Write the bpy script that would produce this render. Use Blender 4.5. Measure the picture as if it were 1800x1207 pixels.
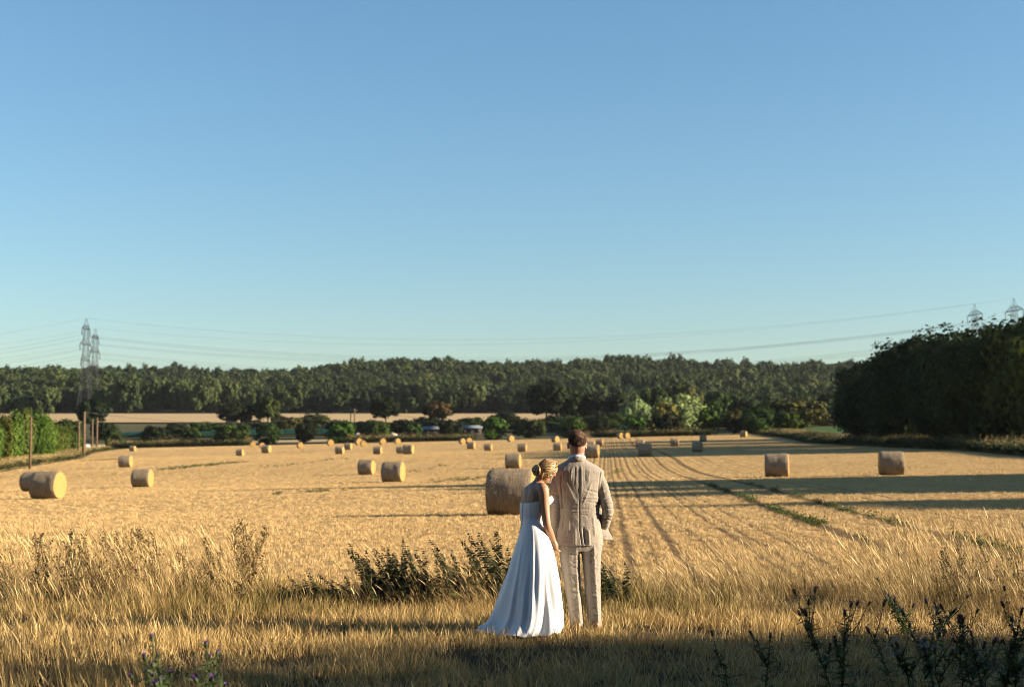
import bpy, math, random
import numpy as np
from mathutils import Vector, Matrix, Euler

# ------------------------------------------------------------------ clear
for o in list(bpy.data.objects):
    bpy.data.objects.remove(o, do_unlink=True)
SC = bpy.context.scene
COL = SC.collection
rad = math.radians
random.seed(11)
RNG = np.random.default_rng(11)

# ------------------------------------------------------------------ camera
CAM_H = 1.6
PITCH = math.atan((800 - 603.5) / 2500.0)
cd = bpy.data.cameras.new("camera")
cd.lens = 50.0; cd.sensor_width = 36.0; cd.sensor_fit = 'HORIZONTAL'
cd.clip_start = 0.1; cd.clip_end = 9000
cd.dof.use_dof = True; cd.dof.focus_distance = 13.05; cd.dof.aperture_fstop = 2.8
cam = bpy.data.objects.new("camera", cd); COL.objects.link(cam)
cam.location = (0, 0, CAM_H); cam.rotation_euler = (math.pi / 2 + PITCH, 0, 0)
SC.camera = cam

# ------------------------------------------------------------------ world, sun, exposure
SUN_EL, SUN_AZ = rad(15.5), rad(-7.0)        # azimuth measured from +x (right) towards +y (away)
w = bpy.data.worlds.new("World"); SC.world = w; w.use_nodes = True
wn = w.node_tree; wn.nodes.clear()
sky = wn.nodes.new("ShaderNodeTexSky"); sky.sky_type = 'NISHITA'; sky.sun_disc = False
sky.sun_elevation = SUN_EL; sky.sun_rotation = math.pi / 2 - SUN_AZ
sky.altitude = 50; sky.air_density = 1.2; sky.dust_density = 0.5; sky.ozone_density = 4.0
bg = wn.nodes.new("ShaderNodeBackground"); bg.inputs[1].default_value = 0.056
wo = wn.nodes.new("ShaderNodeOutputWorld")
hs_ = wn.nodes.new("ShaderNodeHueSaturation"); hs_.inputs["Hue"].default_value = 0.496; hs_.inputs["Saturation"].default_value = 1.05
wn.links.new(sky.outputs[0], hs_.inputs["Color"]); wn.links.new(hs_.outputs[0], bg.inputs[0]); wn.links.new(bg.outputs[0], wo.inputs[0])
sl = bpy.data.lights.new("sun", 'SUN'); sl.energy = 5.0; sl.angle = rad(0.55); sl.color = (1.0, 0.83, 0.62)
sun = bpy.data.objects.new("sun", sl); COL.objects.link(sun)
sd = Vector((math.cos(SUN_EL) * math.cos(SUN_AZ), math.cos(SUN_EL) * math.sin(SUN_AZ), math.sin(SUN_EL)))
sun.rotation_euler = sd.to_track_quat('Z', 'Y').to_euler()
sun.location = (60, 0, 40)
vs = SC.view_settings
SC.display_settings.display_device = 'sRGB'
vs.view_transform = 'Standard'; vs.look = 'None'; vs.exposure = 1.75; vs.gamma = 1.0; vs.use_curve_mapping = False
SC.render.engine = 'CYCLES'
cy = SC.cycles
cy.max_bounces = 6; cy.diffuse_bounces = 3; cy.glossy_bounces = 2; cy.transmission_bounces = 3
cy.transparent_max_bounces = 4; cy.use_denoising = True; cy.sample_clamp_indirect = 6; cy.filter_width = 1.0

# ------------------------------------------------------------------ projection and terrain
F_PX = 2500.0
def ray(px, py):
    u = (px - 900) / F_PX; v = (603.5 - py) / F_PX
    c, s = math.cos(PITCH), math.sin(PITCH)
    return (u, c - v * s, s + v * c)
def at(px, py, y):
    d = ray(px, py); t = y / d[1]
    return Vector((d[0] * t, y, CAM_H + d[2] * t))
ZT = np.array([(-400, 0), (0, 0), (20, 0), (41, -.1), (75, .03), (103, .05), (125, .42), (142, 1.0), (180, 1.65), (215, 2.15),
      (250, 2.6), (280, 3.7), (300, 4.3), (330, 5.0), (346, 5.3), (375, 7.0), (400, 8.8), (450, 11), (520, 13.5), (560, 15.5),
      (640, 20.3), (660, 21), (1000, 53), (1150, 57), (1500, 52), (4000, 45)], float)
_ty = np.arange(-400, 4000, 2.0)
_tz = np.interp(_ty, ZT[:, 0], ZT[:, 1])
_k = np.exp(-(np.arange(-8, 9) / 3.5) ** 2); _k /= _k.sum()
_tz = np.convolve(np.pad(_tz, 8, mode='edge'), _k, mode='valid')
def terrain(x, y):
    x = np.asarray(x, float); y = np.asarray(y, float)
    s = np.interp(y, [18, 50, 380, 520], [0, .022, .022, 0.0])
    z = np.interp(y, _ty, _tz) + s * np.clip(x, -160, 160)
    hill = np.interp(y, [700, 1000], [0, 1.0])
    z = z + hill * (2.0 * np.sin(x / 160 + .6) + 1.5 * np.sin(x / 67 + 2.0) - 3 * np.exp(-((x + 175) / 60) ** 2))
    return z
def tz(x, y): return float(terrain(x, y))
def hit(px, py, y0=8.0, y1=700.0):
    d = ray(px, py)
    ys = np.concatenate([np.arange(y0, 60, .1), np.arange(60, y1, .5)])
    xs = d[0] / d[1] * ys; zs = CAM_H + d[2] / d[1] * ys
    below = zs - terrain(xs, ys) < 0
    i = int(np.argmax(below)) if below.any() else len(ys) - 1
    return Vector((xs[i], ys[i], float(terrain(xs[i], ys[i]))))

# ------------------------------------------------------------------ noise
_HT = np.random.default_rng(5).random(65536)
def vnoise(p, scale=1.0, seed=0):
    p = np.asarray(p, float) * scale + 1000.0 + seed * 17.3
    i = np.floor(p).astype(np.int64); f = p - i; f = f * f * (3 - 2 * f)
    def h(a, b, c):
        return _HT[((a * 73856093) ^ (b * 19349663) ^ (c * 83492791)) & 65535]
    x, y, z = i[..., 0], i[..., 1], i[..., 2]; fx, fy, fz = f[..., 0], f[..., 1], f[..., 2]
    r = 0
    for dx in (0, 1):
        for dy in (0, 1):
            for dz in (0, 1):
                r = r + h(x + dx, y + dy, z + dz) * (fx if dx else 1 - fx) * (fy if dy else 1 - fy) * (fz if dz else 1 - fz)
    return r * 2 - 1

# ------------------------------------------------------------------ mesh helpers
def np_mesh(name, V, Fs, attrs=None, smooth=False):
    """V (n,3); Fs list of face arrays (m,k) or one array"""
    if not isinstance(Fs, list): Fs = [Fs]
    V = np.asarray(V, np.float32)
    me = bpy.data.meshes.new(name)
    me.vertices.add(len(V)); me.vertices.foreach_set("co", V.ravel())
    Fs = [np.asarray(f, np.int32) for f in Fs if len(f)]
    nl = sum(f.size for f in Fs); npoly = sum(len(f) for f in Fs)
    if npoly:
        me.loops.add(nl); me.loops.foreach_set("vertex_index", np.concatenate([f.ravel() for f in Fs]))
        tot = np.concatenate([np.full(len(f), f.shape[1], np.int32) for f in Fs])
        st = np.concatenate([[0], np.cumsum(tot)[:-1]]).astype(np.int32)
        me.polygons.add(npoly); me.polygons.foreach_set("loop_start", st)
        if smooth: me.polygons.foreach_set("use_smooth", np.ones(npoly, bool))
    if attrs:
        for k, v in attrs.items():
            a = me.attributes.new(k, 'FLOAT', 'POINT'); a.data.foreach_set("value", np.asarray(v, np.float32))
    me.update(calc_edges=True); me.validate()
    return me
class MB:
    def __init__(s): s.v = []; s.q = []; s.t = []; s.n = 0
    def add(s, V, Q=(), T=()):
        V = np.asarray(V, float).reshape(-1, 3); b = s.n; s.v.append(V); s.n += len(V)
        if len(Q): s.q.append(np.asarray(Q, int) + b)
        if len(T): s.t.append(np.asarray(T, int) + b)
        return s
    def loft(s, rings, cap=True, closed=True):
        """rings: (k,n,3)"""
        R = np.asarray(rings, float); k, n, _ = R.shape
        V = R.reshape(-1, 3); Q = []
        m = n if closed else n - 1
        for i in range(k - 1):
            for j in range(m):
                a = i * n + j; b = i * n + (j + 1) % n
                Q.append((a, b, b + n, a + n))
        T = []
        if cap:
            V = np.vstack([V, R[0].mean(0), R[-1].mean(0)]); c0, c1 = k * n, k * n + 1
            for j in range(n):
                T.append((c0, (j + 1) % n, j)); T.append((c1, (k - 1) * n + j, (k - 1) * n + (j + 1) % n))
        return s.add(V, Q, T)
    def tube(s, pts, rads, n=8, cap=True, flat=1.0):
        P = np.asarray(pts, float); k = len(P)
        rads = np.broadcast_to(np.asarray(rads, float), (k,))
        T = np.gradient(P, axis=0); T /= np.linalg.norm(T, axis=1)[:, None] + 1e-9
        up = np.array([0, 0, 1.0]) if abs(T[0][2]) < .9 else np.array([0, 1.0, 0])
        rings = []
        a = np.arange(n) * 2 * math.pi / n
        e1 = np.cross(T[0], up); e1 /= np.linalg.norm(e1)
        for i in range(k):
            e1 = e1 - T[i] * e1.dot(T[i]); e1 /= np.linalg.norm(e1); e2 = np.cross(T[i], e1)
            rings.append(P[i] + rads[i] * (np.cos(a)[:, None] * e1 + flat * np.sin(a)[:, None] * e2))
        return s.loft(rings, cap)
    def limb(s, pts, rads, n=14):
        """tube with smooth spline and rounded ends"""
        P = np.asarray(pts, float); rads = np.asarray(rads, float)
        t = np.arange(len(P)); tt = np.linspace(0, len(P) - 1, (len(P) - 1) * 6 + 1)
        Q = np.stack([smooth_interp(tt, t, P[:, i]) for i in range(3)], 1); R = smooth_interp(tt, t, rads)
        d0 = (Q[0] - Q[1]); d0 /= np.linalg.norm(d0); d1 = (Q[-1] - Q[-2]); d1 /= np.linalg.norm(d1)
        pre = [(Q[0] + d0 * R[0] * math.sin(a), R[0] * math.cos(a)) for a in (1.4, 1.1, .75, .4)]
        post = [(Q[-1] + d1 * R[-1] * math.sin(a), R[-1] * math.cos(a)) for a in (.4, .75, 1.1, 1.4)]
        Q = np.vstack([[p for p, _ in pre], Q, [p for p, _ in post]])
        R = np.concatenate([[r for _, r in pre], R, [r for _, r in post]])
        return s.tube(Q, R, n)
    def ball(s, c, r, M=None, n=16, k=9):
        c = np.asarray(c, float); r = np.broadcast_to(np.asarray(r, float), (3,))
        rings = []
        for i in range(k):
            th = math.pi * (i + .5) / k
            a = np.arange(n) * 2 * math.pi / n
            p = np.stack([np.sin(th) * np.cos(a), np.sin(th) * np.sin(a), np.full(n, math.cos(th))], 1) * r
            if M is not None: p = p @ np.asarray(M).T
            rings.append(c + p)
        return s.loft(rings[::-1], True)
    def box(s, c, d, M=None):
        h = np.asarray(d, float) / 2
        V = np.array([(x, y, z) for x in (-1, 1) for y in (-1, 1) for z in (-1, 1)], float) * h
        if M is not None: V = V @ np.asarray(M).T
        return s.add(V + np.asarray(c, float), [(0, 1, 3, 2), (4, 6, 7, 5), (0, 4, 5, 1), (2, 3, 7, 6), (0, 2, 6, 4), (1, 5, 7, 3)])
    def bar(s, a, b, r):
        return s.tube([a, b], r, 4)
    def mesh(s, name, smooth=True, attrs=None):
        fs = []
        if s.q: fs.append(np.vstack(s.q))
        if s.t: fs.append(np.vstack(s.t))
        return np_mesh(name, np.vstack(s.v), fs, attrs, smooth)
    def build(s, name, m, parent=None, smooth=True):
        return link(name, s.mesh(name, smooth), m, parent)
def smooth_interp(tt, t, v):
    t = np.asarray(t, float); v = np.asarray(v, float)
    m = np.gradient(v, t) if len(v) > 2 else np.full(len(v), (v[-1] - v[0]) / (t[-1] - t[0]))
    i = np.clip(np.searchsorted(t, tt, side='right') - 1, 0, len(t) - 2)
    h = t[i + 1] - t[i]; u = (tt - t[i]) / h
    return ((2 * u**3 - 3 * u**2 + 1) * v[i] + (u**3 - 2 * u**2 + u) * h * m[i] + (-2 * u**3 + 3 * u**2) * v[i + 1] + (u**3 - u**2) * h * m[i + 1])
def link(name, me, m, parent=None):
    o = bpy.data.objects.new(name, me); COL.objects.link(o)
    if m is not None:
        me.materials.clear(); me.materials.append(m)
    if parent is not None: o.parent = parent
    return o
def tag(o, label=None, cat=None, group=None, kind=None):
    if label: o["label"] = label
    if cat: o["category"] = cat
    if group: o["group"] = group
    if kind: o["kind"] = kind
    return o
def thing(name, label, cat, loc=(0, 0, 0), rz=0.0, group=None, scale=None):
    o = bpy.data.objects.new(name, None); COL.objects.link(o); o.empty_display_size = .2
    o.location = loc; o.rotation_euler = (0, 0, rz)
    if scale is not None: o.scale = scale if hasattr(scale, '__len__') else (scale,) * 3
    return tag(o, label, cat, group)
def dup(root, loc, rz=0.0, label=None, group=None, scale=None, color=None):
    kids = [c for c in bpy.data.objects if c.parent == root] if not hasattr(root, '_kids') else root._kids
    def cp(o, parent):
        c = o.copy(); COL.objects.link(c); c.parent = parent
        if color is not None: c.color = color
        for k in KIDS.get(o.name, ()): cp(k, c)
        return c
    r = cp(root, None); r.location = loc; r.rotation_euler = (0, 0, rz)
    if label: r["label"] = label
    if group: r["group"] = group
    if scale is not None: r.scale = scale if hasattr(scale, '__len__') else (scale,) * 3
    return r
KIDS = {}
def index_kids():
    KIDS.clear()
    for o in bpy.data.objects:
        if o.parent: KIDS.setdefault(o.parent.name, []).append(o)
def recolor(root, color):
    root.color = color
    for k in KIDS.get(root.name, ()): recolor(k, color)
ORD = ["first", "second", "third", "fourth", "fifth", "sixth", "seventh", "eighth", "ninth", "tenth", "eleventh", "twelfth",
       "thirteenth", "fourteenth", "fifteenth", "sixteenth", "seventeenth", "eighteenth", "nineteenth", "twentieth",
       "twenty-first", "twenty-second", "twenty-third", "twenty-fourth", "twenty-fifth", "twenty-sixth", "twenty-seventh", "twenty-eighth", "twenty-ninth", "thirtieth"] + ["thirty-" + w for w in ("first", "second", "third", "fourth", "fifth", "sixth", "seventh", "eighth", "ninth")]

# ------------------------------------------------------------------ materials
class Mat:
    def __init__(s, name, rough=.8, spec=.3):
        s.m = bpy.data.materials.new(name); s.m.use_nodes = True; s.nt = s.m.node_tree
        s.b = s.nt.nodes["Principled BSDF"]; s.out = s.nt.nodes["Material Output"]
        s.b.inputs["Roughness"].default_value = rough; s.b.inputs["Specular IOR Level"].default_value = spec
    def n(s, t, **kw):
        n = s.nt.nodes.new("ShaderNode" + t)
        for k, v in kw.items(): setattr(n, k, v)
        return n
    def l(s, a, b): s.nt.links.new(a, b)
    def coord(s, kind="Object", scale=(1, 1, 1), rot=(0, 0, 0)):
        if kind == "Position": o = s.n("NewGeometry").outputs["Position"]
        else: o = s.n("TexCoord").outputs[kind]
        mp = s.n("Mapping"); mp.inputs["Scale"].default_value = scale; mp.inputs["Rotation"].default_value = rot
        s.l(o, mp.inputs[0]); return mp.outputs[0]
    def noise(s, vec, scale, detail=3, rough=.55, dist=0):
        n = s.n("TexNoise"); n.inputs["Scale"].default_value = scale; n.inputs["Detail"].default_value = detail
        n.inputs["Roughness"].default_value = rough; n.inputs["Distortion"].default_value = dist
        s.l(vec, n.inputs["Vector"]); return n.outputs["Fac"]
    def ramp(s, fac, stops, interp='LINEAR'):
        r = s.n("ValToRGB"); r.color_ramp.interpolation = interp
        e = r.color_ramp.elements
        while len(e) < len(stops): e.new(.5)
        for el, (p, c) in zip(e, stops):
            el.position = p; el.color = (*c, 1) if len(c) == 3 else c
        s.l(fac, r.inputs[0]); return r.outputs[0]
    def mix(s, f, a, b, mode='MIX'):
        n = s.n("Mix", data_type='RGBA', blend_type=mode)
        for sock, v in ((n.inputs[0], f), (n.inputs[6], a), (n.inputs[7], b)):
            if isinstance(v, (int, float)): sock.default_value = v
            elif isinstance(v, tuple): sock.default_value = (*v, 1)
            else: s.l(v, sock)
        return n.outputs[2]
    def math(s, op, a, b=0.0, c=None):
        n = s.n("Math", operation=op)
        for sock, v in zip(n.inputs, (a, b, c)):
            if v is None: continue
            if isinstance(v, (int, float)): sock.default_value = v
            else: s.l(v, sock)
        return n.outputs[0]
    def bump(s, h, dist=.01, strength=1.0):
        n = s.n("Bump"); n.inputs["Strength"].default_value = strength; n.inputs["Distance"].default_value = dist
        s.l(h, n.inputs["Height"]); s.l(n.outputs[0], s.b.inputs["Normal"]); return n
    def base(s, c, k=.68):
        s.l(s.mix(1.0, c, (k, k, k), 'MULTIPLY'), s.b.inputs["Base Color"])
        return s
    def translucent(s, col, f=.3, k=.68):
        col = s.mix(1.0, col, (k, k, k), 'MULTIPLY'); t = s.n("BsdfTranslucent"); mx = s.n("MixShader"); mx.inputs[0].default_value = f
        if isinstance(col, tuple): t.inputs[0].default_value = (*col, 1)
        else: s.l(col, t.inputs[0])
        s.l(s.b.outputs[0], mx.inputs[1]); s.l(t.outputs[0], mx.inputs[2]); s.l(mx.outputs[0], s.out.inputs[0])
    def attr(s, name): 
        a = s.n("Attribute"); a.attribute_name = name; return a.outputs["Fac"]
def simple(name, col, rough=.7, spec=.3, var=.25, scale=6.0, bump=0.0):
    m = Mat(name, rough, spec); c = m.coord("Object")
    f = m.noise(c, scale, 4)
    m.base(m.ramp(f, [(.3, tuple(x * (1 - var) for x in col)), (.7, tuple(min(1, x * (1 + var)) for x in col))]))
    if bump: m.bump(f, bump)
    return m.m

STRAW_HI, STRAW_LO = (.60, .39, .155), (.36, .21, .075)
TRAM = [(4.75, .20), (6.6, .18), (1.15, .06), (.75, .05), (.35, .05), (.05, .045), (-.3, .05), (-.65, .05), (-1.3, .05), (1.75, .055), (2.45, .05), (2.75, .05), (3.25, .05), (8.6, .05), (9.4, .05)]   # wheel tracks, offset and half width
ROW_ANG = math.atan((1067 - 900) / 2500.0)         # drill rows run 3.8 degrees right of the view
def m_stubble_ground():
    m = Mat("stubble_ground", .95, .1)
    p = m.coord("Position"); big = m.noise(p, .035, 3); mid = m.noise(p, .5, 4, .6); fine = m.noise(p, 7.0, 4, .7)
    rows = m.coord("Position", (1, .04, 1), (0, 0, ROW_ANG))
    r1 = m.noise(rows, 2.2, 2, .6); r2 = m.noise(rows, .42, 3, .6)
    arc = m.coord("Position", (.22, 1.0, 1), (0, 0, rad(-32)))
    ra = m.noise(arc, .30, 3, .6, 1.2)
    c = m.ramp(fine, [(.25, (.19, .115, .048)), (.5, (.46, .30, .118)), (.8, (.65, .455, .20))])
    c = m.mix(m.ramp(mid, [(.35, (0, 0, 0)), (.7, (.75, .75, .75))]), c, (.58, .385, .16))
    c = m.mix(m.ramp(r1, [(.36, (.55, .55, .55)), (.5, (0, 0, 0))]), c, (.30, .17, .06))
    c = m.mix(m.ramp(r2, [(.36, (.35, .35, .35)), (.5, (0, 0, 0))]), c, (.30, .19, .075))
    c = m.mix(m.ramp(ra, [(.33, (.4, .4, .4)), (.47, (0, 0, 0))]), c, (.31, .20, .08))
    c = m.mix(m.ramp(big, [(.4, (0, 0, 0)), (.75, (.5, .5, .5))]), c, (.52, .36, .17))
    sx = m.n("SeparateXYZ"); m.l(m.n("NewGeometry").outputs["Position"], sx.inputs[0])
    wob = m.math('MULTIPLY', m.math('SUBTRACT', m.noise(p, .25, 2), .5), .25)
    u = m.math('ADD', m.math('SUBTRACT', m.math('MULTIPLY', sx.outputs[0], math.cos(ROW_ANG)), m.math('MULTIPLY', sx.outputs[1], math.sin(ROW_ANG))), wob)
    for t_, hw in TRAM:
        band_ = m.math('SUBTRACT', 1.0, m.math('MINIMUM', 1.0, m.math('DIVIDE', m.math('ABSOLUTE', m.math('SUBTRACT', u, t_)), hw * 1.9)))
        c = m.mix(m.math('MINIMUM', .9, m.math('MULTIPLY', band_, 1.6)), c, (.13, .08, .035))
    m.base(c, .88)
    h = m.math('ADD', m.math('MULTIPLY', fine, .6), m.math('MULTIPLY', r1, .8))
    m.bump(h, .12, .9)
    return m.m
def m_meadow_ground():
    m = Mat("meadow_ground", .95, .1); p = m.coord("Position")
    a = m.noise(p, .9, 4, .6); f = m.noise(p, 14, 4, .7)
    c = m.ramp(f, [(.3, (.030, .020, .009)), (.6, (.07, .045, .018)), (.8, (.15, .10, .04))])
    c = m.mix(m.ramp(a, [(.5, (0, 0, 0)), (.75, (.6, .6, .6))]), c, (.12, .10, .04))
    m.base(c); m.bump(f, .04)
    return m.m
def m_far_ground():
    m = Mat("far_ground", .95, .1); p = m.coord("Position")
    a = m.noise(p, .02, 4, .6); f = m.noise(p, .4, 4, .7)
    c = m.ramp(a, [(.35, (.06, .075, .025)), (.6, (.13, .12, .05)), (.8, (.25, .19, .08))])
    c = m.mix(.5, c, m.ramp(f, [(.3, (.05, .06, .02)), (.7, (.16, .13, .06))]))
    m.base(c); m.bump(f, .3)
    return m.m
def m_field(name, a, b, scale, stretch, rot=0):
    m = Mat(name, .95, .1); p = m.coord("Position", stretch, (0, 0, rot))
    f = m.noise(p, scale, 4, .6); m.base(m.ramp(f, [(.3, a), (.7, b)])); m.bump(f, .25)
    return m.m
def m_blade(name, stops, trans=.35, inst=.25, alb=.68):
    """stems and leaves: colour by each blade's own random number"""
    m = Mat(name, .65, .3); r = m.attr("rnd"); oi = m.n("ObjectInfo")
    v = m.math('ADD', r, m.math('MULTIPLY', m.math('SUBTRACT', oi.outputs["Random"], .5), inst))
    c = m.ramp(v, stops); m.base(c, alb); m.translucent(c, trans, alb)
    return m.m
def m_leaf(name, tint=True, trans=.25, spread=.55, stops=None):
    """foliage: object colour times each leaf's own variation"""
    m = Mat(name, .8, .10); r = m.attr("rnd"); oi = m.n("ObjectInfo")
    g = m.ramp(r, [(0, (1 - spread, 1 - spread, 1 - spread)), (.6, (1, 1, 1)), (1, (1 + spread, 1 + spread * .85, 1))])
    c = m.mix(1.0, oi.outputs["Color"] if tint else m.ramp(oi.outputs["Random"], stops or [(0, (.030, .050, .022)), (.5, (.046, .070, .026)), (1, (.070, .092, .034))]), g, 'MULTIPLY')
    m.base(c); m.translucent(c, trans)
    return m.m
M = {}
M['stubble'] = m_stubble_ground(); M['meadow'] = m_meadow_ground(); M['far'] = m_far_ground()
M['farfield'] = m_field("far_stubble", (.50, .35, .17), (.63, .46, .24), .05, (.2, 2, 1))
M['green_crop'] = m_field("green_crop", (.05, .11, .025), (.09, .16, .04), .4, (1, 1, 1))
M['net'] = m_field("green_netting", (.010, .055, .038), (.022, .085, .060), .25, (.3, 1, 1))
M['strip'] = m_field("pale_strip", (.48, .34, .16), (.60, .44, .22), .15, (.3, 1, 1))
M['dry'] = m_blade("dry_grass_blade", [(0, (.22, .13, .04)), (.3, (.40, .26, .085)), (.65, (.58, .40, .15)), (.9, (.70, .52, .23)), (1, (.20, .21, .05))], .12, .25, .86)
M['tall'] = m_blade("tall_grass_stalk", [(0, (.30, .18, .06)), (.35, (.50, .33, .12)), (.75, (.66, .47, .19)), (1, (.78, .60, .29))], .18, .25, .78)
M['greenblade'] = m_blade("green_grass_blade", [(0, (.11, .10, .022)), (.35, (.20, .17, .04)), (.65, (.34, .24, .065)), (1, (.50, .34, .11))], .15)
M['stub'] = m_blade("stubble_stem", [(0, (.40, .25, .095)), (.4, (.65, .43, .172)), (1, (.84, .615, .29))], .08)
M['weedgreen'] = m_blade("weed_leaf_green", [(0, (.05, .075, .016)), (.5, (.09, .12, .028)), (1, (.17, .17, .045))], .35)
M['leaf'] = m_leaf("tree_leaf"); M['woodleaf'] = m_leaf("wood_leaf", False, .2, .45)
M['bark'] = simple("bark", (.075, .055, .04), .9, .1, .4, 5, .03)
M['darkweed'] = m_blade("dark_weed_leaf", [(0, (.022, .03, .008)), (.5, (.045, .055, .014)), (1, (.09, .085, .025))], .25)
M['brownweed'] = m_blade("brown_weed_seed", [(0, (.08, .06, .02)), (.4, (.20, .135, .045)), (.8, (.36, .24, .085)), (1, (.18, .16, .045))], .25)
M['weedstem'] = simple("weed_stem", (.13, .085, .035), .8, .2, .3, 20)
M['thistle'] = m_blade("thistle_green", [(0, (.06, .10, .03)), (.5, (.10, .15, .045)), (1, (.16, .20, .07))], .3)
M['purple'] = simple("thistle_purple", (.22, .07, .36), .7, .2, .3, 90)
M['dullpurple'] = simple("thistle_withered_shaded", (.07, .05, .06), .8, .2, .3, 90)  # dull petals for thistles standing in shadow, shade put into the colour
M['fluff'] = simple("thistle_down", (.42, .40, .38), .95, .1, .2, 60)
M['steel'] = simple("galvanised_steel", (.045, .05, .055), .7, .2, .2, 1)
M['wire'] = simple("wire_dark", (.06, .065, .07), .5, .3, .1, 1)
M['pole'] = simple("pole_wood", (.17, .11, .065), .85, .2, .3, 3, .02)

# ------------------------------------------------------------------ setting: ground sheets
def patch(name, xl, xr, ys, nx, m, dz=0.0, bump=0.0, seed=0):
    ys = np.asarray(ys, float); u = np.linspace(0, 1, nx)
    XL = np.array([xl(y) if callable(xl) else xl for y in ys]); XR = np.array([xr(y) if callable(xr) else xr for y in ys])
    X = XL[:, None] + (XR - XL)[:, None] * u; Y = np.repeat(ys[:, None], nx, 1)
    Z = terrain(X, Y) + dz
    V = np.stack([X, Y, Z], -1)
    if bump: V[..., 2] += bump * vnoise(V * (1, 1, 0), .9, seed) + bump * .5 * vnoise(V * (1, 1, 0), 3.1, seed + 1)
    i = np.arange(len(ys) - 1)[:, None] * nx + np.arange(nx - 1)[None]
    Q = np.stack([i, i + 1, i + nx + 1, i + nx], -1).reshape(-1, 4)
    o = link(name, np_mesh(name, V.reshape(-1, 3), Q, smooth=True), m)
    return tag(o, kind="structure")
gy = np.concatenate([np.arange(-300, 0, 20), np.arange(0, 700, 10), np.arange(700, 1600, 25), np.arange(1600, 4100, 250)])
g = patch("ground", -2200, 2200, gy, 121, M['far'], -.45)
FIELD_L = lambda y: float(np.interp(y, [0, 135, 285, 346], [-56, -50, -84, -93]))
FIELD_R = lambda y: float(np.interp(y, [0, 175, 300, 346], [46, 46, 56, 58]))
tag(patch("stubble_field", FIELD_L, FIELD_R, np.concatenate([np.arange(16.6, 60, .8), np.arange(60, 348, 2)]), 150, M['stubble'], 0, .0),
    "golden harvested stubble field with drill rows and bales", "field")
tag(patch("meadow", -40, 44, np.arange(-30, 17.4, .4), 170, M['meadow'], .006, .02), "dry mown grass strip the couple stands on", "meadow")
patch("grass_bank", lambda y: FIELD_L(y) - 40, lambda y: FIELD_L(y) + .4, np.arange(20, 348, 4), 24, M['far'], .03)
patch("wood_floor", lambda y: FIELD_R(y) - .4, lambda y: FIELD_R(y) + 60, np.arange(-40, 348, 4), 30, M['far'], .03)
patch("pale_field_strip", -160, -30, np.arange(352, 376, 4), 30, M['strip'], .0)
patch("green_field", 62, 110, np.arange(338, 385, 6), 12, M['green_crop'], .0)
patch("distant_field", -230, 40, np.arange(520, 644, 6), 60, M['farfield'], .1)

# ------------------------------------------------------------------ scatter (geometry-node instances for what nobody can count)
def scatter(name, pts, rot, scl, idx, variants, label, cat, kind="stuff"):
    me = np_mesh(name, pts, [])
    for nm, ty, val, key in (("rot", 'FLOAT_VECTOR', rot, "vector"), ("scl", 'FLOAT_VECTOR', scl, "vector"), ("idx", 'INT', idx, "value")):
        a = me.attributes.new(nm, ty, 'POINT'); val = np.asarray(val)
        a.data.foreach_set(key, val.astype(np.int32 if ty == 'INT' else np.float32).ravel())
    o = link(name, me, None)
    coll = bpy.data.collections.new(name + "_kinds")
    for i, (vm, mt) in enumerate(variants):
        vm.materials.clear()
        for x in (mt if isinstance(mt, (list, tuple)) else [mt]): vm.materials.append(x)
        vo = bpy.data.objects.new("%s_kind_%02d" % (name, i), vm); coll.objects.link(vo)
    ng = bpy.data.node_groups.new(name + "_scatter", 'GeometryNodeTree')
    ng.interface.new_socket("Geometry", in_out='INPUT', socket_type='NodeSocketGeometry')
    ng.interface.new_socket("Geometry", in_out='OUTPUT', socket_type='NodeSocketGeometry')
    N = ng.nodes; L = ng.links
    gi = N.new("NodeGroupInput"); go = N.new("NodeGroupOutput"); ip = N.new("GeometryNodeInstanceOnPoints")
    ci = N.new("GeometryNodeCollectionInfo"); ci.inputs[0].default_value = coll; ci.inputs[1].default_value = True; ci.inputs[2].default_value = True
    def na(nm, ty):
        a = N.new("GeometryNodeInputNamedAttribute"); a.data_type = ty; a.inputs[0].default_value = nm; return a.outputs[0]
    L.new(gi.outputs[0], ip.inputs["Points"]); L.new(ci.outputs[0], ip.inputs["Instance"])
    ip.inputs["Pick Instance"].default_value = True
    L.new(na("idx", 'INT'), ip.inputs["Instance Index"])
    e2r = N.new("FunctionNodeEulerToRotation"); L.new(na("rot", 'FLOAT_VECTOR'), e2r.inputs[0]); L.new(e2r.outputs[0], ip.inputs["Rotation"])
    L.new(na("scl", 'FLOAT_VECTOR'), ip.inputs["Scale"]); L.new(ip.outputs[0], go.inputs[0])
    md = o.modifiers.new("scatter", 'NODES'); md.node_group = ng
    tag(o, label, cat, kind=kind)
    return o
def ribbons(P, W, side, rnd):
    """P (n,k,3) centre lines, W (n,k) half widths, side (n,3) -> V, Q, rnd per vertex"""
    n, k, _ = P.shape
    A = P - side[:, None] * W[..., None]; B = P + side[:, None] * W[..., None]
    V = np.stack([A, B], 2).reshape(-1, 3)
    b = (np.arange(n)[:, None] * k + np.arange(k - 1)[None]) * 2
    Q = np.stack([b, b + 1, b + 3, b + 2], -1).reshape(-1, 4)
    return V, Q, np.repeat(rnd, k * 2)
def join_rib(name, parts):
    V, Q, R, n = [], [], [], 0
    for v, q, r in parts:
        V.append(v); Q.append(q + n); R.append(r); n += len(v)
    return np_mesh(name, np.vstack(V), np.vstack(Q), {"rnd": np.concatenate(R)})
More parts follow.
